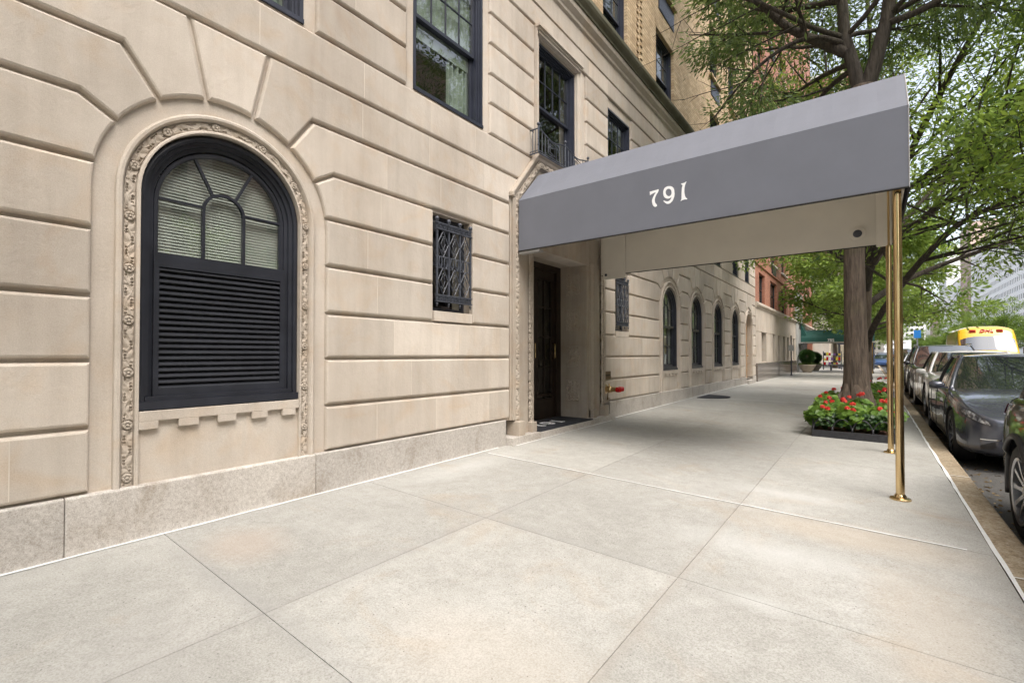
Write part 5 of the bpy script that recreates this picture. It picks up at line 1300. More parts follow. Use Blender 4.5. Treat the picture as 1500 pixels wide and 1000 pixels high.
def geranium(x,y,h,rad,lean,lab,seed,nf=3,pos=()):
    r_=np.random.default_rng(seed); root=empty('red_flowering_plant',(x,y,gz(x,y)+.06),0,lab,'flowering plant','red flowers in the tree bed')
    n=int(90+rad*560); th=r_.random(n)*2*math.pi; rr=rad*np.sqrt(r_.random(n)); z=h*(.30+.70*r_.random(n)**.6)*(1-.35*(rr/rad)**2)
    P=np.column_stack([rr*np.cos(th)+lean[0]*z,rr*np.sin(th)+lean[1]*z,z]); D=np.column_stack([np.cos(th)*.5-.1,np.sin(th)*.5-.35,np.full(n,.8)])
    roundleaf(P,D,'leaves',M['bed'],root,.043,seed,.55)
    b=MB()
    for i in range(0,n,7): b.tube([(0,0,0),tuple(P[i]*.5+np.array([0,0,.03])),tuple(P[i])],.004,4)
    b.build('stems',M['ivy'],root)
    b=MB(); r2=np.random.default_rng(seed+50)
    for i in range(nf):
        a=r2.random()*6.28; q=rad*r2.random()*.85; c=(q*math.cos(a)+lean[0]*h,q*math.sin(a)-.05+lean[1]*h,h*(1.0+.22*r2.random()))
        b=MB(); petalcluster(b,c,.020+.014*r2.random(),20,r2); b.build('flower_head',M['petal'],root,fixn=False)
    for c in pos:
        b=MB(); petalcluster(b,(c[0]-.03,c[1],c[2]),.026,26,r2); petalcluster(b,(c[0]+.03,c[1],c[2]-.02),.026,26,r2); b.build('flower_head',M['petal'],root,fixn=False)
plants=[(2.93,7.62,.34,.20,(-.25,-.1),'red geranium sprawling over the left front corner of the tree bed',2),(3.2,7.62,.36,.2,(0,-.15),'red geranium in the middle of the front edge of the tree bed',3),(3.46,7.66,.33,.19,(.1,-.1),'yellow-green geranium at the right front corner of the tree bed',1),
 (2.95,8.0,.40,.2,(-.2,0),'red geranium on the left side of the bed, a step behind the front',2),(3.28,8.05,.42,.22,(0,0),'red geranium in front of the tree trunk, centre of the bed',3),(3.55,8.1,.36,.2,(.1,0),'red geranium on the kerb side of the bed before the trunk',2),
 (2.93,8.45,.44,.18,(-.1,0),'leafy geranium left of the tree trunk',1),(3.58,8.6,.34,.17,(.1,0),'red geranium right of the tree trunk by the kerb',2),(2.93,9.3,.42,.2,(0,0),'geranium behind the tree trunk on the building side',2),(3.5,9.6,.42,.2,(.1,0),'red geranium behind the tree trunk on the kerb side',3)]
for i,(x,y,h,rad,ln,lb,nf) in enumerate(plants): geranium(x,y,h,rad,ln,lb,100+i,nf,pos=([(.16,-.02,.30)] if i==2 else [(.0,-.16,.33)] if i in(0,1) else ()))
n=4200; P=np.column_stack([rg_.uniform(BX0+.03,BX1-.02,n),rg_.uniform(BY0-.01,BY1,n)**1,np.zeros(n)])
fr_=rg_.random(n)<.35; P[fr_,1]=BY0+.05+np.abs(rg_.normal(0,.09,fr_.sum()))
P[:,2]=gz(3.2,8)+.15+rg_.random(n)*.16*(1-.3*(P[:,1]<BY0+.05))
D=np.column_stack([rg_.normal(0,.5,n),np.full(n,-.6),np.full(n,.6)])
iv=roundleaf(P,D,'ivy',M['ivy'],None,.024,77,.5); tag(iv,'dark green ivy covering the tree bed and spilling over its rail','ivy',kind='stuff')
# second bed further on with red flowers, and a black sack beside it
bed2=empty('tree_bed',(3.35,13.7,gz(3.3,13)),0,'second tree bed with black kerb further along, behind the brass poles','tree bed')
b=MB()
for a in ((-.5,.5,-1.0,-.97),(-.5,.5,.97,1.0),(-.5,-.47,-.97,.97),(.47,.5,-.97,.97)): b.box(*a,-.02,.09)
b.build('bed_kerb',M['tree_rail'],bed2); b=MB(); b.box(-.47,.47,-.97,.97,-.02,.05); b.build('mulch',M['soil'],bed2)
for i,(x,y,h,r_0) in enumerate(((3.3,12.95,.34,.26),(3.55,13.2,.40,.22),(3.1,13.6,.3,.22))): geranium(x,y,h,r_0,(0,0),['red geranium on the second bed seen between tree trunk and brass poles','tall red geranium nearest the kerb on the second bed','geranium at the back of the second bed'][i],200+i,4)
b=MB(); r_=random.Random(4); P_=[]
b.lathe((0,0,0),[(.10,0),(.19,.03),(.21,.14),(.18,.26),(.10,.34),(.03,.38),(.05,.42)],14); b.v=[(x+r_.uniform(-.02,.02),y+r_.uniform(-.02,.02),z+(r_.uniform(-.015,.015) if z>.01 else 0)) for x,y,z in b.v]
o=b.build('refuse_sack',simple('black_plastic',(.012,.012,.013),.25),None,smooth=True); o.location=(3.68,11.7,gz(3.6,11)); tag(o,'black plastic refuse sack standing at the kerb beyond the tree','refuse sack')
# dark mat on the pavement beside the wall
b=MB(); c_=(.12,12.1); b.prism([(c_[0]+.0+.62*math.cos(a)*(1 if math.cos(a)>0 else .0),c_[1]+.52*math.sin(a)) for a in np.linspace(-math.pi/2,math.pi/2,16)],gz(.1,12)+.001,gz(.1,12)+.012,'z')
tag(b.build('floor_mat',M['mat']),'dark half-round rubber mat on the pavement against the stone wall','floor mat')
# fallen leaves and grit in the gutter and along the kerb
n=420; gy=rg_.uniform(2,18,n); gx=4.15+np.abs(rg_.normal(0,.16,n))
P=np.column_stack([gx,gy,np.array([gz(a,c)+(.006 if a<4.1 else -.158) for a,c in zip(gx,gy)])]); D=np.column_stack([rg_.normal(0,1,n),rg_.normal(0,1,n),np.full(n,.05)])
kp=(gx<4.10)|(gx>4.14); o=leafcloud('leaf_litter',P[kp],D[kp]*[1,1,.2],leaf('dry_leaf',(.10,.065,.03),(.30,.22,.10),.1),None,.045,.02,9,.05); tag(o,'dry leaves and grit lying in the gutter beside the kerb','leaf litter',kind='stuff')
# ------------------------------------------------------------------ vehicles (metres, front towards +x, scaled down to the model unit)
def cr(P,t):                     # Catmull-Rom through rows of P at parameter t
    n=len(P)-1; i=min(int(t),n-1); f=t-i; p0=P[max(i-1,0)]; p1=P[i]; p2=P[i+1]; p3=P[min(i+2,n)]
    return .5*((2*p1)+(-p0+p2)*f+(2*p0-5*p1+4*p2-p3)*f*f+(-p0+3*p1-3*p2+p3)*f**3)
def body_ctrl(st):
    G=[]
    for x,zb,w,zt,wb,zc in st:
        h=zt-zb
        G.append([(x,0,zb),(x,w*.72,zb),(x,w*.92,zb+.03),(x,w*.985,zb+.16*h),(x,w,zb+.42*h),(x,w*.992,zb+.70*h),(x,wb+(w-wb)*.62,zb+.90*h),(x,wb,zt+.01),(x,wb*.80,zt+(zc-zt)*.62),(x,wb*.45,zc-.008),(x,0,zc)])
    return np.array(G,float)
def surf(G,u,v):
    row=np.array([cr(G[:,j],u) for j in range(G.shape[1])]); return cr(row,v)
def patch(b,G,u0,u1,v0,v1,off,nu=14,nv=8,side=1,fn=None):
    vs=[]
    for i in range(nu+1):
        for j in range(nv+1):
            s_,t_=i/nu,j/nv
            if fn: u,v=fn(s_,t_)
            else: u,v=u0+(u1-u0)*s_,v0+(v1-v0)*t_
            p=surf(G,u,v); e=1e-2; du=surf(G,min(u+e,len(G)-1),v)-surf(G,max(u-e,0),v); dv=surf(G,u,min(v+e,G.shape[1]-1))-surf(G,u,max(v-e,0))
            n=np.cross(dv,du); n/=np.linalg.norm(n)+1e-9
            if n[1]<0 and abs(n[1])>.15: n=-n
            elif abs(n[1])<=.15 and n[0]*(1 if u<len(G)/2 else -1)<0 and abs(n[0])>abs(n[2]): n=-n
            elif abs(n[1])<=.15 and abs(n[2])>abs(n[0]) and n[2]<0 and v>5: n=-n
            p=p+n*off; vs.append((p[0],p[1]*side,p[2]))
    b.add(vs,[(i*(nv+1)+j,i*(nv+1)+j+1,(i+1)*(nv+1)+j+1,(i+1)*(nv+1)+j) for i in range(nu) for j in range(nv)])
def seam(b,G,pts,side,off=.0015,r=.0035):
    P=[]
    for i in range(len(pts)-1):
        for k in range(8):
            f=k/8; u=pts[i][0]+(pts[i+1][0]-pts[i][0])*f; v=pts[i][1]+(pts[i+1][1]-pts[i][1])*f; p=surf(G,u,v); P.append((p[0],p[1]*side+off*side,p[2]))
    b.tube(P,r,5)
def wheel(parent,x,y,r,side,spokes=10,rimc='rim',width=.235):
    w_=empty('wheel',(x,y,r)); w_.parent=parent
    b=MB(); W=width/2; rr=r*.70
    b.lathe((0,0,0),[(rr,-W*.92),(r*.90,-W),(r*.97,-W*.86),(r,-W*.55),(r,0),(r,W*.55),(r*.97,W*.86),(r*.90,W),(rr,W*.92),(rr,-W*.92)],40,'y',False); b.build('tyre',M['tyre'],w_,smooth=True,auto=50)
    b=MB(); s_=side
    b.lathe((0,0,0),[(rr*1.005,s_*W*.95),(rr*1.0,s_*W*1.0),(rr*.93,s_*W*.93),(rr*.91,s_*W*.0),(.05,-s_*W*.05)],40,'y',False); b.mi=0
    for k in range(spokes):
        a=2*math.pi*k/spokes; c,sn=math.cos(a),math.sin(a); t1,t2=.020,.014
        q=[]
        for rad,hw,yo in ((.05,t1,.66),(rr*.55,t2,.80),(rr*.94,t1,.90)):
            for q_ in (-1,1):
                for yy_ in (yo,yo-.35): q.append((rad*c-q_*hw*sn, s_*W*yy_, rad*sn+q_*hw*c))
        b.add(q,[(0,2,6,4),(4,6,10,8),(0,4,5,1),(4,8,9,5),(2,3,7,6),(6,7,11,10)])
    b.lathe((0,0,0),[(.055,s_*W*.55),(.055,s_*W*.74),(.03,s_*W*.80),(.001,s_*W*.80)],20,'y')
    b.build('rim',M[rimc],w_,smooth=False)
    return w_
M['tyre']=simple('tyre_rubber',(.022,.021,.021),.8,var=.25,vs=20)
M['rim']=simple('alloy_rim',(.42,.42,.43),.28,metal=.9); M['rim_d']=simple('dark_alloy_rim',(.10,.10,.11),.3,metal=.8)
def paint(name,c,metal=.3,rough=.28):
    m=simple(name,c,rough,metal=metal,spec=.5,coat=1.0,var=.03); return m
M['p_grey']=paint('dark_grey_car_paint',(.075,.080,.100),.35,.22); M['p_white']=paint('pearl_white_car_paint',(.86,.84,.81),.0,.3); M['p_brown']=paint('dark_brown_car_paint',(.045,.040,.036),.5,.3)
M['p_black']=paint('black_car_paint',(.02,.021,.025),.3,.25); M['p_blue']=paint('blue_car_paint',(.04,.09,.22),.3,.3); M['p_silver']=paint('silver_car_paint',(.40,.41,.43),.6,.3); M['p_yellow']=paint('yellow_van_paint',(.80,.47,.015),0,.3)
m,t,p,l=nodes('windscreen_glass'); p.inputs['Base Color'].default_value=(.022,.028,.028,1); p.inputs['Roughness'].default_value=.015; p.inputs['Specular IOR Level'].default_value=.9; p.inputs['Coat Weight'].default_value=1; p.inputs['Coat IOR'].default_value=2.0
M['wglass']=m
m,t,p,l=nodes('headlamp_glass'); co=coords(t); l.new(ramp(t,noise(t,stretch(t,co,(8,18,8)),2,2),[(.4,(.10,.10,.11)),(.6,(.55,.57,.60))]),p.inputs['Base Color']); p.inputs['Roughness'].default_value=.08; p.inputs['Metallic'].default_value=.5; p.inputs['Coat Weight'].default_value=1
M['lamp']=m
M['trim']=simple('black_car_trim',(.018,.018,.02),.45); M['chrome']=simple('chrome',(.7,.7,.7),.08,metal=1)
M['tail']=simple('tail_lamp',(.28,.012,.012),.12,coat=1)
SED=[(2.345,.34,.40,.52,.38,.56),(2.32,.25,.60,.60,.55,.63),(2.22,.20,.76,.665,.70,.70),(2.05,.175,.86,.73,.79,.765),(1.75,.165,.905,.80,.835,.85),(1.35,.16,.922,.855,.85,.925),(.95,.16,.925,.885,.855,.965),(.3,.16,.918,.905,.86,.97),(-.5,.16,.922,.92,.865,.97),(-1.2,.165,.925,.935,.855,1.0),(-1.7,.19,.905,.945,.80,1.06),(-2.1,.24,.865,.92,.745,1.07),(-2.30,.33,.78,.85,.68,1.0),(-2.36,.42,.60,.74,.52,.86)]
GH_SED=dict(z0=.90,z1=1.395,crown=.05,bot=[(1.22,0),(1.15,.45),(.80,.83),(.2,.86),(-.6,.855),(-1.25,.755),(-1.62,.60),(-1.80,.30),(-1.84,0)],top=[(.36,0),(.33,.36),(.18,.635),(-.1,.665),(-.5,.655),(-.85,.565),(-1.02,.44),(-1.08,.22),(-1.10,0)])
COU=[(2.55,.40,.50,.60,.46,.66),(2.52,.28,.74,.74,.70,.80),(2.42,.22,.88,.84,.84,.92),(2.2,.19,.94,.88,.90,.97),(1.8,.18,.955,.90,.90,1.0),(1.3,.18,.96,.915,.90,1.02),(.8,.18,.96,.92,.90,1.03),(.2,.18,.955,.93,.90,1.03),(-.5,.18,.955,.945,.90,1.03),(-1.2,.19,.965,.965,.90,1.03),(-1.8,.22,.95,.97,.84,1.05),(-2.3,.28,.88,.93,.76,1.02),(-2.52,.38,.78,.84,.68,.94),(-2.58,.45,.6,.74,.5,.84)]
GH_COU=dict(z0=.93,z1=1.45,crown=.05,bot=[(1.15,0),(1.08,.42),(.82,.80),(.2,.85),(-.6,.86),(-1.15,.80),(-1.5,.62),(-1.72,.30),(-1.76,0)],top=[(.38,0),(.36,.36),(.22,.60),(-.1,.64),(-.5,.64),(-.8,.60),(-.98,.44),(-1.06,.22),(-1.08,0)])
SUV=[(2.36,.46,.50,.70,.46,.76),(2.34,.32,.74,.84,.70,.88),(2.25,.27,.86,.92,.80,.97),(2.05,.25,.93,.97,.87,1.02),(1.7,.24,.955,1.0,.885,1.06),(1.25,.24,.96,1.03,.89,1.10),(.9,.24,.96,1.04,.89,1.12),(.2,.24,.955,1.05,.89,1.12),(-.6,.24,.955,1.06,.90,1.12),(-1.3,.25,.965,1.07,.895,1.12),(-1.8,.27,.955,1.08,.87,1.12),(-2.15,.31,.92,1.06,.83,1.10),(-2.33,.38,.85,1.02,.76,1.06),(-2.38,.48,.70,.9,.6,.98)]
GH_SUV=dict(z0=1.05,z1=1.66,crown=.05,bot=[(1.25,0),(1.18,.45),(.9,.83),(.2,.875),(-.8,.88),(-1.6,.86),(-2.02,.72),(-2.18,.36),(-2.2,0)],top=[(.50,0),(.47,.4),(.3,.64),(-.1,.69),(-.8,.69),(-1.4,.66),(-1.72,.54),(-1.84,.28),(-1.86,0)])
def make_car(name,loc,st,gh,pm,axf,axr,wr,label,group,roofm=None,rim='rim',kind='sedan',cat='car',archtrim=None,detail=True):
    root=empty(name,loc,R(-90),label,cat,group); root.scale=(.88,.88,.88)
    G=body_ctrl(st); nu,nv=78,30; NU=len(st)-1; NV=G.shape[1]-1
    vs=[]
    for i in range(nu+1):
        u=NU*i/nu; rows=[surf(G,u,NV*j/nv) for j in range(nv+1)]
        ring_=[tuple(p) for p in rows]+[(p[0],-p[1],p[2]) for p in rows[-2:0:-1]]; vs+=ring_
    m_=2*nv; fs=[(i*m_+j,i*m_+(j+1)%m_,(i+1)*m_+(j+1)%m_,(i+1)*m_+j) for i in range(nu) for j in range(m_)]; fs+=[tuple(range(m_))[::-1],tuple(nu*m_+j for j in range(m_))]
    b=MB(); b.add(vs,fs); body=b.build('body',[pm,M['trim']],root,smooth=True)
    cut=MB(); ar=wr*1.13
    for ax in (axf,axr):
        for s_ in (-1,1):
            n=40; y0,y1=(.60,1.2) if s_>0 else (-1.2,-.60)
            vv=[(ax+ar*math.cos(2*math.pi*k/n),y,wr+ar*math.sin(2*math.pi*k/n)) for y in (y0,y1) for k in range(n)]
            cut.add(vv,[(k,(k+1)%n,n+(k+1)%n,n+k) for k in range(n)]+[tuple(range(n))[::-1],tuple(n+k for k in range(n))])
    co_=cut.build('cutter',[M['trim']],None); co_.location=(0,0,0)
    # boolean in the body's own space
    root_m=root.matrix_basis.copy(); body.parent=None
    md=body.modifiers.new('arch','BOOLEAN'); md.operation='DIFFERENCE'; md.object=co_; md.solver='EXACT'; 
    try: md.material_mode='TRANSFER'
    except Exception: pass
    bpy.context.view_layer.update(); dg=bpy.context.evaluated_depsgraph_get(); me=bpy.data.meshes.new_from_object(body.evaluated_get(dg)); body.modifiers.clear(); body.data=me; me.name='body'
    bpy.data.objects.remove(co_); body.parent=root
    try: me.set_sharp_from_angle(angle=R(35))
    except Exception: pass
    for pxy in ((axf,1),(axf,-1),(axr,1),(axr,-1)): wheel(root,pxy[0],pxy[1]*(max(s[2] for s in st)-.135),wr,pxy[1],rimc=rim,spokes=10 if detail else 7)
    # glasshouse
    bot,top=np.array(gh['bot'],float),np.array(gh['top'],float); nr=7; npt=32; rings=[]
    for k in range(nr+1):
        f=k/nr; z=gh['z0']-.02+(gh['z1']-gh['z0']+.02)*f; ctl=bot*(1-f)+top*f; bul=.030*math.sin(math.pi*f); row=[]
        for i in range(npt+1):
            q=cr(ctl,(len(ctl)-1)*i/npt); row.append((q[0]+bul*(1 if i<npt/3 else (-1 if i>npt*.75 else 0)),q[1]+bul*(.6 if 0<i<npt else 0)*(q[1]>.3),z))
        rings.append(row)
    full=[r_+[(p[0],-p[1],p[2]) for p in r_[-2:0:-1]] for r_ in rings]; m2=len(full[0])
    b=MB(); b.add([p for r_ in full for p in r_],[(k*m2+i,k*m2+(i+1)%m2,(k+1)*m2+(i+1)%m2,(k+1)*m2+i) for k in range(nr) for i in range(m2)])
    b.build('glasshouse',M['wglass'],root,smooth=True)
    b=MB(); tr_=rings[-1]; nc=10; vs=[]
    zz=lambda i:(math.sin(math.pi*i/npt))**.6 if 0<i<npt else 0
    for i in range(npt+1):
        x,y,z=tr_[i]
        for j in range(nc+1):
            f=-1+2*j/nc; vs.append((x,y*f*1.015,z-.004+gh['crown']*(1-f*f)*zz(i)+.006*zz(i)))
    b.add(vs,[(i*(nc+1)+j,i*(nc+1)+j+1,(i+1)*(nc+1)+j+1,(i+1)*(nc+1)+j) for i in range(npt) for j in range(nc)])
    b.build('roof',roofm or pm,root,smooth=True,fixn=False)
    b=MB()
    ic=int(npt*2/8); ir=int(npt*5.6/8)
    for s_ in (-1,1):
        for nme,pl_,rd in (('windscreen_pillar',[(r_[ic][0],r_[ic][1]*s_,r_[ic][2]) for r_ in rings],.030),('rear_pillar',[(r_[ir][0],r_[ir][1]*s_,r_[ir][2]) for r_ in rings],.05 if kind!='suv' else .07),('roof_edge',[(p[0],p[1]*s_,p[2]) for p in rings[-1][ic:ir+1]],.026)):
            b=MB(); b.tube(pl_,rd,8); b.build(nme,pm,root,smooth=True)
    b=MB(); ib=int(npt*3.75/8)
    for s_ in (-1,1):
        b.tube([(r_[ib][0],(r_[ib][1]+.004)*s_,r_[ib][2]) for r_ in rings],.022,6)
        b.tube([(p[0],(p[1]+.006)*s_,p[2]+.006) for p in rings[0][ic:ir+1]],.012,6)
    b.tube([(p[0]+.0,p[1],p[2]+.02) for p in rings[0][:ic+1]]+[],.02,6); b.tube([(p[0]+.0,-p[1],p[2]+.02) for p in rings[0][:ic+1]],.02,6)
    b.build('window_trim',M['trim'],root,smooth=True)
    uf=lambda x:float(np.interp(-x,[-s[0] for s in st],range(len(st))))
    for s_ in (-1,1):
        b=MB(); mx,mz=bot[2][0]-.10,gh['z0']+.07; my=(bot[2][1]+.15)*s_
        b.lathe((mx,my,mz),[(.001,-.09),(.05,-.085),(.075,-.05),(.08,0),(.07,.05),(.045,.09),(.001,.10)],14,'y'); b.v=[(mx+(x-mx)*.85-(.0 if x<mx else .02),y,mz+(z-mz)*.80) for x,y,z in b.v]
        b.box(mx-.03,mx+.03,min(my,my-s_*.13),max(my,my-s_*.13),mz-.05,mz-.025)
        b.build('door_mirror',pm,root,smooth=True,auto=50)
    for s_ in (-1,1):
        b=MB()
        ua,ub_,uc=uf(axf-wr*1.18-.12),uf(bot[4][0]+.45),uf(axr+wr*1.15)
        seam(b,G,[(ua,7.0),(ua,3.4),(ua+.1,2.6)],s_); seam(b,G,[(ub_,7.0),(ub_,2.6)],s_); seam(b,G,[(uc,7.0),(uc-.15,5.0),(uc-.6,2.7)],s_); seam(b,G,[(ua+.1,2.6),(uc-.6,2.7)],s_)
        seam(b,G,[(uf(st[2][0]),6.9),(uf(st[3][0]),7.1),(uf(st[4][0]),7.2),(uf(bot[2][0]+.2),7.4)],s_)
        b.build('door_seams',M['trim'],root)
    for s_ in (-1,1):
        for ud in (uf(bot[4][0]+.55),uf(axr+wr*1.5)):
            b=MB(); patch(b,G,ud-.0,ud+.28,5.80,5.96,.008,6,3,s_); b.build('door_handle',M['trim'] if kind=='sedan' else pm,root,smooth=True,fixn=False)
    # lamps, intakes
    def nm(nme,mat,fn,off=.006,nu_=14,nv_=7):
        for s_ in (-1,1):
            b=MB(); patch(b,G,0,0,0,0,off,nu_,nv_,s_,fn); b.build(nme,mat,root,smooth=True,fixn=False)
    if kind=='sedan':
        nm('headlight',M['lamp'],lambda s,t:(1.25+2.0*s, 5.75+.35*s+(.12+1.5*(s*(1-s))**.5)*t))
        nm('headlight_surround',M['trim'],lambda s,t:(1.2+2.15*s, 5.62+.38*s+(.26+1.72*(s*(1-s))**.5)*t),.003)
        nm('bumper_vent',M['trim'],lambda s,t:(.95+.75*s,2.9+.9*t*(1-.5*s)),.005,6,5)
        nm('bumper_blade',M['chrome'],lambda s,t:(.55+1.1*s,3.95+.10*t),.010,8,2)
        b=MB(); 
        for s_ in (-1,1): patch(b,G,0,0,0,0,.004,8,5,s_,lambda s,t:(.55*s+.02,1.8+1.0*t))
        b.build('lower_intake',M['trim'],root,fixn=False)
        nm('tail_light',M['tail'],lambda s,t:(NU-.3-1.6*s,5.8+1.0*t),.006)
    elif kind=='coupe':
        nm('headlight',M['lamp'],lambda s,t:(1.0+1.0*s,5.0+1.1*t))
        b=MB(); b.box(2.50,2.585,-.42,.42,.38,.80); 
        b.build('grille',M['chrome'],root,bevel=.02)
        b=MB()
        for i in range(17): b.box(2.584,2.592,-.38+.0475*i,-.36+.0475*i,.42,.76)
        b.build('grille_bars',M['trim'],root)
        nm('tail_light',M['tail'],lambda s,t:(NU-.3-1.2*s,5.2+1.2*t))
    else:
        nm('headlight',M['lamp'],lambda s,t:(1.0+1.5*s,5.7+.9*t))
        b=MB()
        for s_ in (-1,1): patch(b,G,0,0,0,0,.008,8,6,s_,lambda s,t:(.8*s+.02,3.0+3.2*t))
        b.build('grille',M['trim'],root,fixn=False)
        nm('tail_light',M['tail'],lambda s,t:(NU-.2-1.9*s,5.55+1.15*t*(1-.45*s)),.008)
        nm('tail_light_trim',M['chrome'],lambda s,t:(NU-.2-2.0*s,5.50+.08*t),.010,14,2)
        b=MB()
        for s_ in (-1,1):
            for ax in (axf,axr):
                n=26; P_=[(ax+ar*1.02*math.cos(math.pi*k/n),s_*(max(s[2] for s in st)-.004 -(.03 if abs(math.cos(math.pi*k/n))>.8 and (ax<0 and math.cos(math.pi*k/n)<0 or ax>0 and math.cos(math.pi*k/n)>0) else 0)),wr+ar*1.02*math.sin(math.pi*k/n)) for k in range(-2,n+3)]
                b=MB(); b.tube(P_,.026,6); b.build('arch_trim',archtrim or M['trim'],root,smooth=True)
        for s_ in (-1,1):
            b=MB(); b.tube([(bot[3][0]-.1,s_*(top[3][1]-.01),gh['z1']+.07),(-.6,s_*(top[3][1]+.01),gh['z1']+.09),(-1.5,s_*(top[5][1]-.01),gh['z1']+.065)],.015,6); b.build('roof_rail',M['chrome'],root)
    b=MB(); b.box(st[0][0]-.02,st[0][0]+.012,-.15,.15,.40,.50); 
    if kind!='sedan': b.build('number_plate',M['trimw'],root)
    b=MB(); b.box(-1.9,1.9,-.62,.62,.14,.30); b.build('underbody',M['trim'],root)
    return root
grp='cars parked along the kerb'
rz=lambda y: -.165+gz(4.2,y)
sedan=make_car('parked_car',(4.975,9.10,rz(9)),SED,GH_SED,M['p_grey'],1.50,-1.375,.34,'dark grey sedan parked at the kerb nearest the brass poles, facing the viewer',grp,rim='rim_d')
white=make_car('parked_car',(5.10,13.95,rz(14)),COU,GH_COU,M['p_white'],1.62,-1.55,.37,'pearl white saloon parked directly behind the dark grey sedan',grp,kind='coupe')
near=make_car('parked_car',(5.06,3.50,rz(3)),SUV,GH_SUV,M['p_brown'],1.42,-1.43,.375,'dark brown car cut off by the right edge, rear wheel arch showing',grp,kind='suv',archtrim=M['trim'])
dark=make_car('parked_car',(5.12,18.75,rz(16)),SUV,GH_SUV,M['p_black'],1.42,-1.43,.375,'black sport utility car parked behind the white saloon',grp,kind='suv')
def car_copy(src,x,y,pm,label,s_=1,rz_=R(-90)):
    r_=copy_tree(src); r_.location=(x,y,rz(16)); r_['label']=label; r_.rotation_euler.z=rz_
    old=[c for c in src.children if c.name.startswith('body')][0].data.materials[0]
    for c in r_.children:
        ms=c.data.materials if c.data else []
        if ms and ms[0]==old: c.data=c.data.copy(); c.data.materials[0]=pm
    return r_
for i,(src,y,pm,lb) in enumerate(((sedan,23.8,'p_silver','silver sedan parked fifth in the row, seen in the gap left of the poles'),(dark,28.6,'p_black','black sport utility car parked sixth in the row, beyond the silver sedan'),(sedan,33.4,'p_blue','blue sedan parked seventh in the row, far down the kerb'),(dark,38.4,'p_silver','silver sport utility car parked last in the row before the cross street'))):
    car_copy(src,5.1,y,M[pm],lb)
g5='cars in the distance beyond the cross street'
for i,(src,x,y,pm,lb) in enumerate(((sedan,4.4,62,'p_blue','blue sedan at the kerb just past the cross street'),(dark,4.5,68,'p_silver','silver sport utility car past the cross street, behind the blue sedan'),(sedan,4.6,74,'p_white','white sedan third past the cross street'),(dark,8.0,70,'p_white','white sport utility car driving in the lane beyond the cross street'),(sedan,8.2,84,'p_silver','silver sedan driving further back in the lane beyond the cross street'),(sedan,4.9,82,'p_black','black sedan fourth past the cross street'))):
    c=car_copy(src,x,y,M[pm],lb); c['group']=g5
# yellow delivery van
van=empty('delivery_van',(7.40,30.0,rz(16)),R(-90),'yellow high-roof delivery van with red lettering driving towards the viewer','van'); van.scale=(.93,)*3
VB=[(2.9,.35,.80,.62,.72,.70),(2.86,.30,.92,.90,.80,1.00),(2.6,.28,.98,1.12,.90,1.22),(2.35,.27,.99,1.25,.94,1.36),(2.2,.27,.99,1.35,.94,1.50),(1.78,.27,.995,1.78,.94,1.98),(1.55,.27,.995,2.02,.94,2.25),(1.30,.27,.995,2.32,.93,2.55),(.9,.27,.995,2.46,.93,2.66),(-1,.27,.995,2.46,.92,2.68),(-2.6,.27,.995,2.46,.92,2.68),(-2.9,.30,.97,2.2,.82,2.6)]
Gv=body_ctrl(VB); b=MB(); nu,nv=66,28; vs=[]
for i in range(nu+1):
    rows_=[surf(Gv,(len(VB)-1)*i/nu,10*j/nv) for j in range(nv+1)]; vs+=[tuple(p) for p in rows_]+[(p[0],-p[1],p[2]) for p in rows_[-2:0:-1]]
m_=2*nv; b.add(vs,[(i*m_+j,i*m_+(j+1)%m_,(i+1)*m_+(j+1)%m_,(i+1)*m_+j) for i in range(nu) for j in range(m_)]+[tuple(range(m_))[::-1],tuple(nu*m_+j for j in range(m_))])
b.build('body',M['p_yellow'],van,smooth=True)
b=MB()
for s_ in (-1,1): patch(b,Gv,0,0,0,0,.012,12,10,s_,lambda s,t:(4.05+1.0*s+.6*s*s,7.35+2.65*t))
b.build('windscreen',M['wglass'],van,smooth=True,fixn=False)
for s_ in (-1,1):
    b=MB(); patch(b,Gv,0,0,0,0,.010,10,8,s_,lambda s,t:(4.3+2.9*s,5.0+(.4+1.2*s)*t)); b.build('side_window',M['wglass'],van,smooth=True,fixn=False)
    b=MB(); patch(b,Gv,0,0,0,0,.010,8,6,s_,lambda s,t:(1.2+1.2*s,5.6+1.4*t)); b.build('headlight',M['lamp'],van,smooth=True,fixn=False)
    b=MB(); b.cbox((1.95,s_*1.18,1.45),(.12,.16,.36)); b.cbox((1.95,s_*1.06,1.3),(.05,.18,.04)); b.build('door_mirror',M['trim'],van,bevel=.03)
    for ax in (1.85,-1.7): wheel(van,ax,s_*.87,.35,s_,6,'rim_d')
b=MB(); b.box(2.86,2.93,-.6,.6,.55,.95); b.box(2.8,2.94,-.9,.9,.3,.45); b.build('grille',M['trim'],van,bevel=.02)
M['redtext']=simple('red_lettering',(.55,.01,.02),.5)
# lettering and stripes on the brow above the windscreen, facing forward
text_mesh('DHL',.24,'lettering',M['redtext'],van,(1.515,-.0,2.365),(R(50),0,R(90)),.02,'CENTER',.3)
b=MB()
for s_ in (-1,1):
    for k in range(3): b.box(1.40-.036*k,1.50-.036*k,min(s_*.34,s_*.56),max(s_*.34,s_*.56),2.375+.044*k,2.398+.044*k)
b.build('stripes',M['redtext'],van)
b=MB()
for y in (-.35,0,.35): b.lathe((1.32,y,2.42),[(.001,-.03),(.03,-.02),(.03,.03),(.001,.04)],8)
b.build('marker_lamps',M['trim'],van)
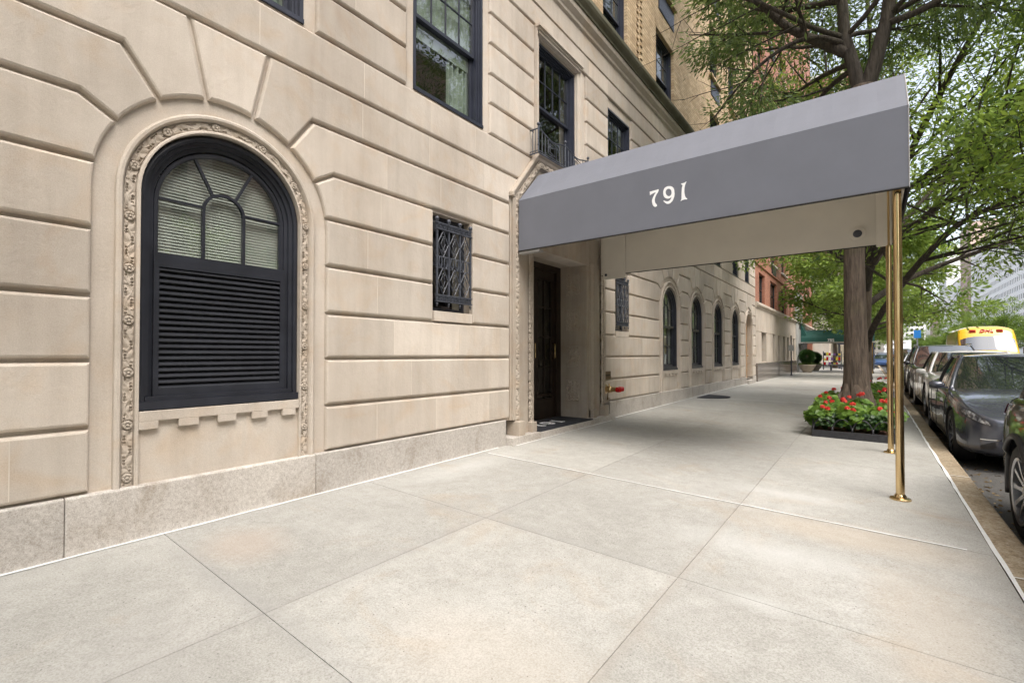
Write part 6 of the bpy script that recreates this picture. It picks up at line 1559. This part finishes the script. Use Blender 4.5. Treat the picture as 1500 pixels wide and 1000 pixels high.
# white box truck beyond
tk=empty('box_truck',(6.25,74,rz(16)),R(-90),'white box truck crossing far down the avenue under the traffic lights','truck'); tk.scale=(.88,)*3
b=MB(); b.box(-3.6,1.4,-1.15,1.15,.95,3.35); b.build('cargo_box',M['white'],tk,bevel=.04)
b=MB(); b.prism([(1.45,.5),(3.1,.5),(3.15,1.4),(2.75,2.35),(1.45,2.45)],-1.0,1.0,'y'); b.build('cab',M['white'],tk,bevel=.08)
b=MB(); b.add([(3.14,-.88,1.48),(3.14,.88,1.48),(2.80,.82,2.26),(2.80,-.82,2.26)],[(0,1,2,3)]); b.build('windscreen',M['wglass'],tk,fixn=False)
b=MB(); b.box(3.1,3.18,-.7,.7,.7,1.2); b.box(1.41,1.44,-.8,.2,2.75,2.9); b.box(1.41,1.44,-.6,.6,3.0,3.08); b.build('grille',M['trim'],tk)
for ax in (2.3,-2.2):
    for s_ in (-1,1): wheel(tk,ax,s_*.95,.45,s_,6,'rim_d')
# traffic lights on a mast arm at the corner
M['sig']=simple('signal_yellow',(.85,.48,.01),.4,var=.03)
tl=empty('traffic_light_mast',(3.3,45.2,gz(3,16)),0,'grey mast with curved arm carrying yellow traffic lights over the avenue','traffic light')
b=MB(); b.tube([(0,0,0),(0,0,5.4)],[.10,.07],10); b.lathe((0,0,0),[(.18,0),(.18,.25),(.11,.35)],12); b.build('post',M['steel'],tl)
b=MB(); b.tube([(0,0,4.0),(1.2,-.1,4.35),(2.8,-.2,4.5),(4.2,-.3,4.5)],[.05,.045,.04,.03],8); b.tube([(0,0,4.5),(1.2,-.1,4.47)],.025,6); b.build('arm',M['steel'],tl)
def signal(parent,x,y,z,rzv):
    b=MB()
    for k in range(3):
        b.box(-.13,.13,-.09,.09,-.44+.30*k,-.16+.30*k)
        b.lathe((0,-.09,-.30+.30*k),[(.12,0),(.12,-.13),(.11,-.13),(.11,0)],14,'y')
    b.box(-.02,.02,-.02,.02,.44,.62)
    o=b.build('signal_head',M['sig'],parent); o.location=(x,y,z); o.rotation_euler.z=rzv; o.scale=(.62,)*3
    for k,c in enumerate(('green_lens','amber_lens','red_lens')):
        q=MB(); q.lathe((0,-.092,-.30+.30*k),[(.105,0),(.08,-.02),(.001,-.03)],14,'y')
        if c not in M: M[c]=simple(c,{'green_lens':(.01,.10,.06),'amber_lens':(.25,.12,.01),'red_lens':(.25,.01,.01)}[c],.3)
        q.build('lens',M[c],o,smooth=True)
signal(tl,1.95,-.15,3.95,R(25)); signal(tl,2.25,-.18,4.0,R(-35))
# street name plates and posts across the corner
def post(name,label,x,y,h,cat='sign post',plate=None,arm=None):
    r_=empty(name,(x,y,gz(3,16)),0,label,cat); b=MB(); b.tube([(0,0,0),(0,0,h)],[.06,.045],8); b.build('post',M['steel'],r_)
    if plate:
        w_,hh,z,mt_=plate; b=MB(); b.box(-w_/2,w_/2,-.08,-.055,z,z+hh); b.build('sign_plate',mt_,r_)
    if arm:
        b=MB(); b.tube([(0,0,h-.1),(arm*.5,0,h+.5),(arm,0,h+.55)],.04,6); b.build('arm',M['steel'],r_); b=MB(); b.lathe((arm,0,h+.45),[(.05,.1),(.22,.05),(.2,-.05),(.001,-.08)],10); b.build('lamp_head',M['steel'],r_)
    return r_
post('sign_post','thin post with bright blue sign plate on the median beyond the traffic lights',6.55,52,3.2,plate=(.46,.66,2.45,simple('blue_sign',(.02,.22,.62),.4,var=.03)))
post('street_lamp','tall grey street lamp on the median behind the yellow van',13.4,48,8.2,'street lamp',(.8,1.1,2.9,M['trimw']),2.0)
post('street_lamp','short grey lamp post at the right edge above the median hedge',13.2,36,4.6,'street lamp',None,1.4)
post('street_lamp','slender pale post right of the blue sign beyond the cross street',9.3,60,3.2,'street lamp')
# ------------------------------------------------------------------ to metres
bpy.context.view_layer.update()
for o in list(scn.objects):
    if o.parent is None and o.type not in {'CAMERA','LIGHT'}:
        o.location=o.location*K; o.scale=o.scale*K
scn.cycles.max_bounces=6; scn.cycles.transparent_max_bounces=8; scn.cycles.diffuse_bounces=3; scn.cycles.glossy_bounces=3
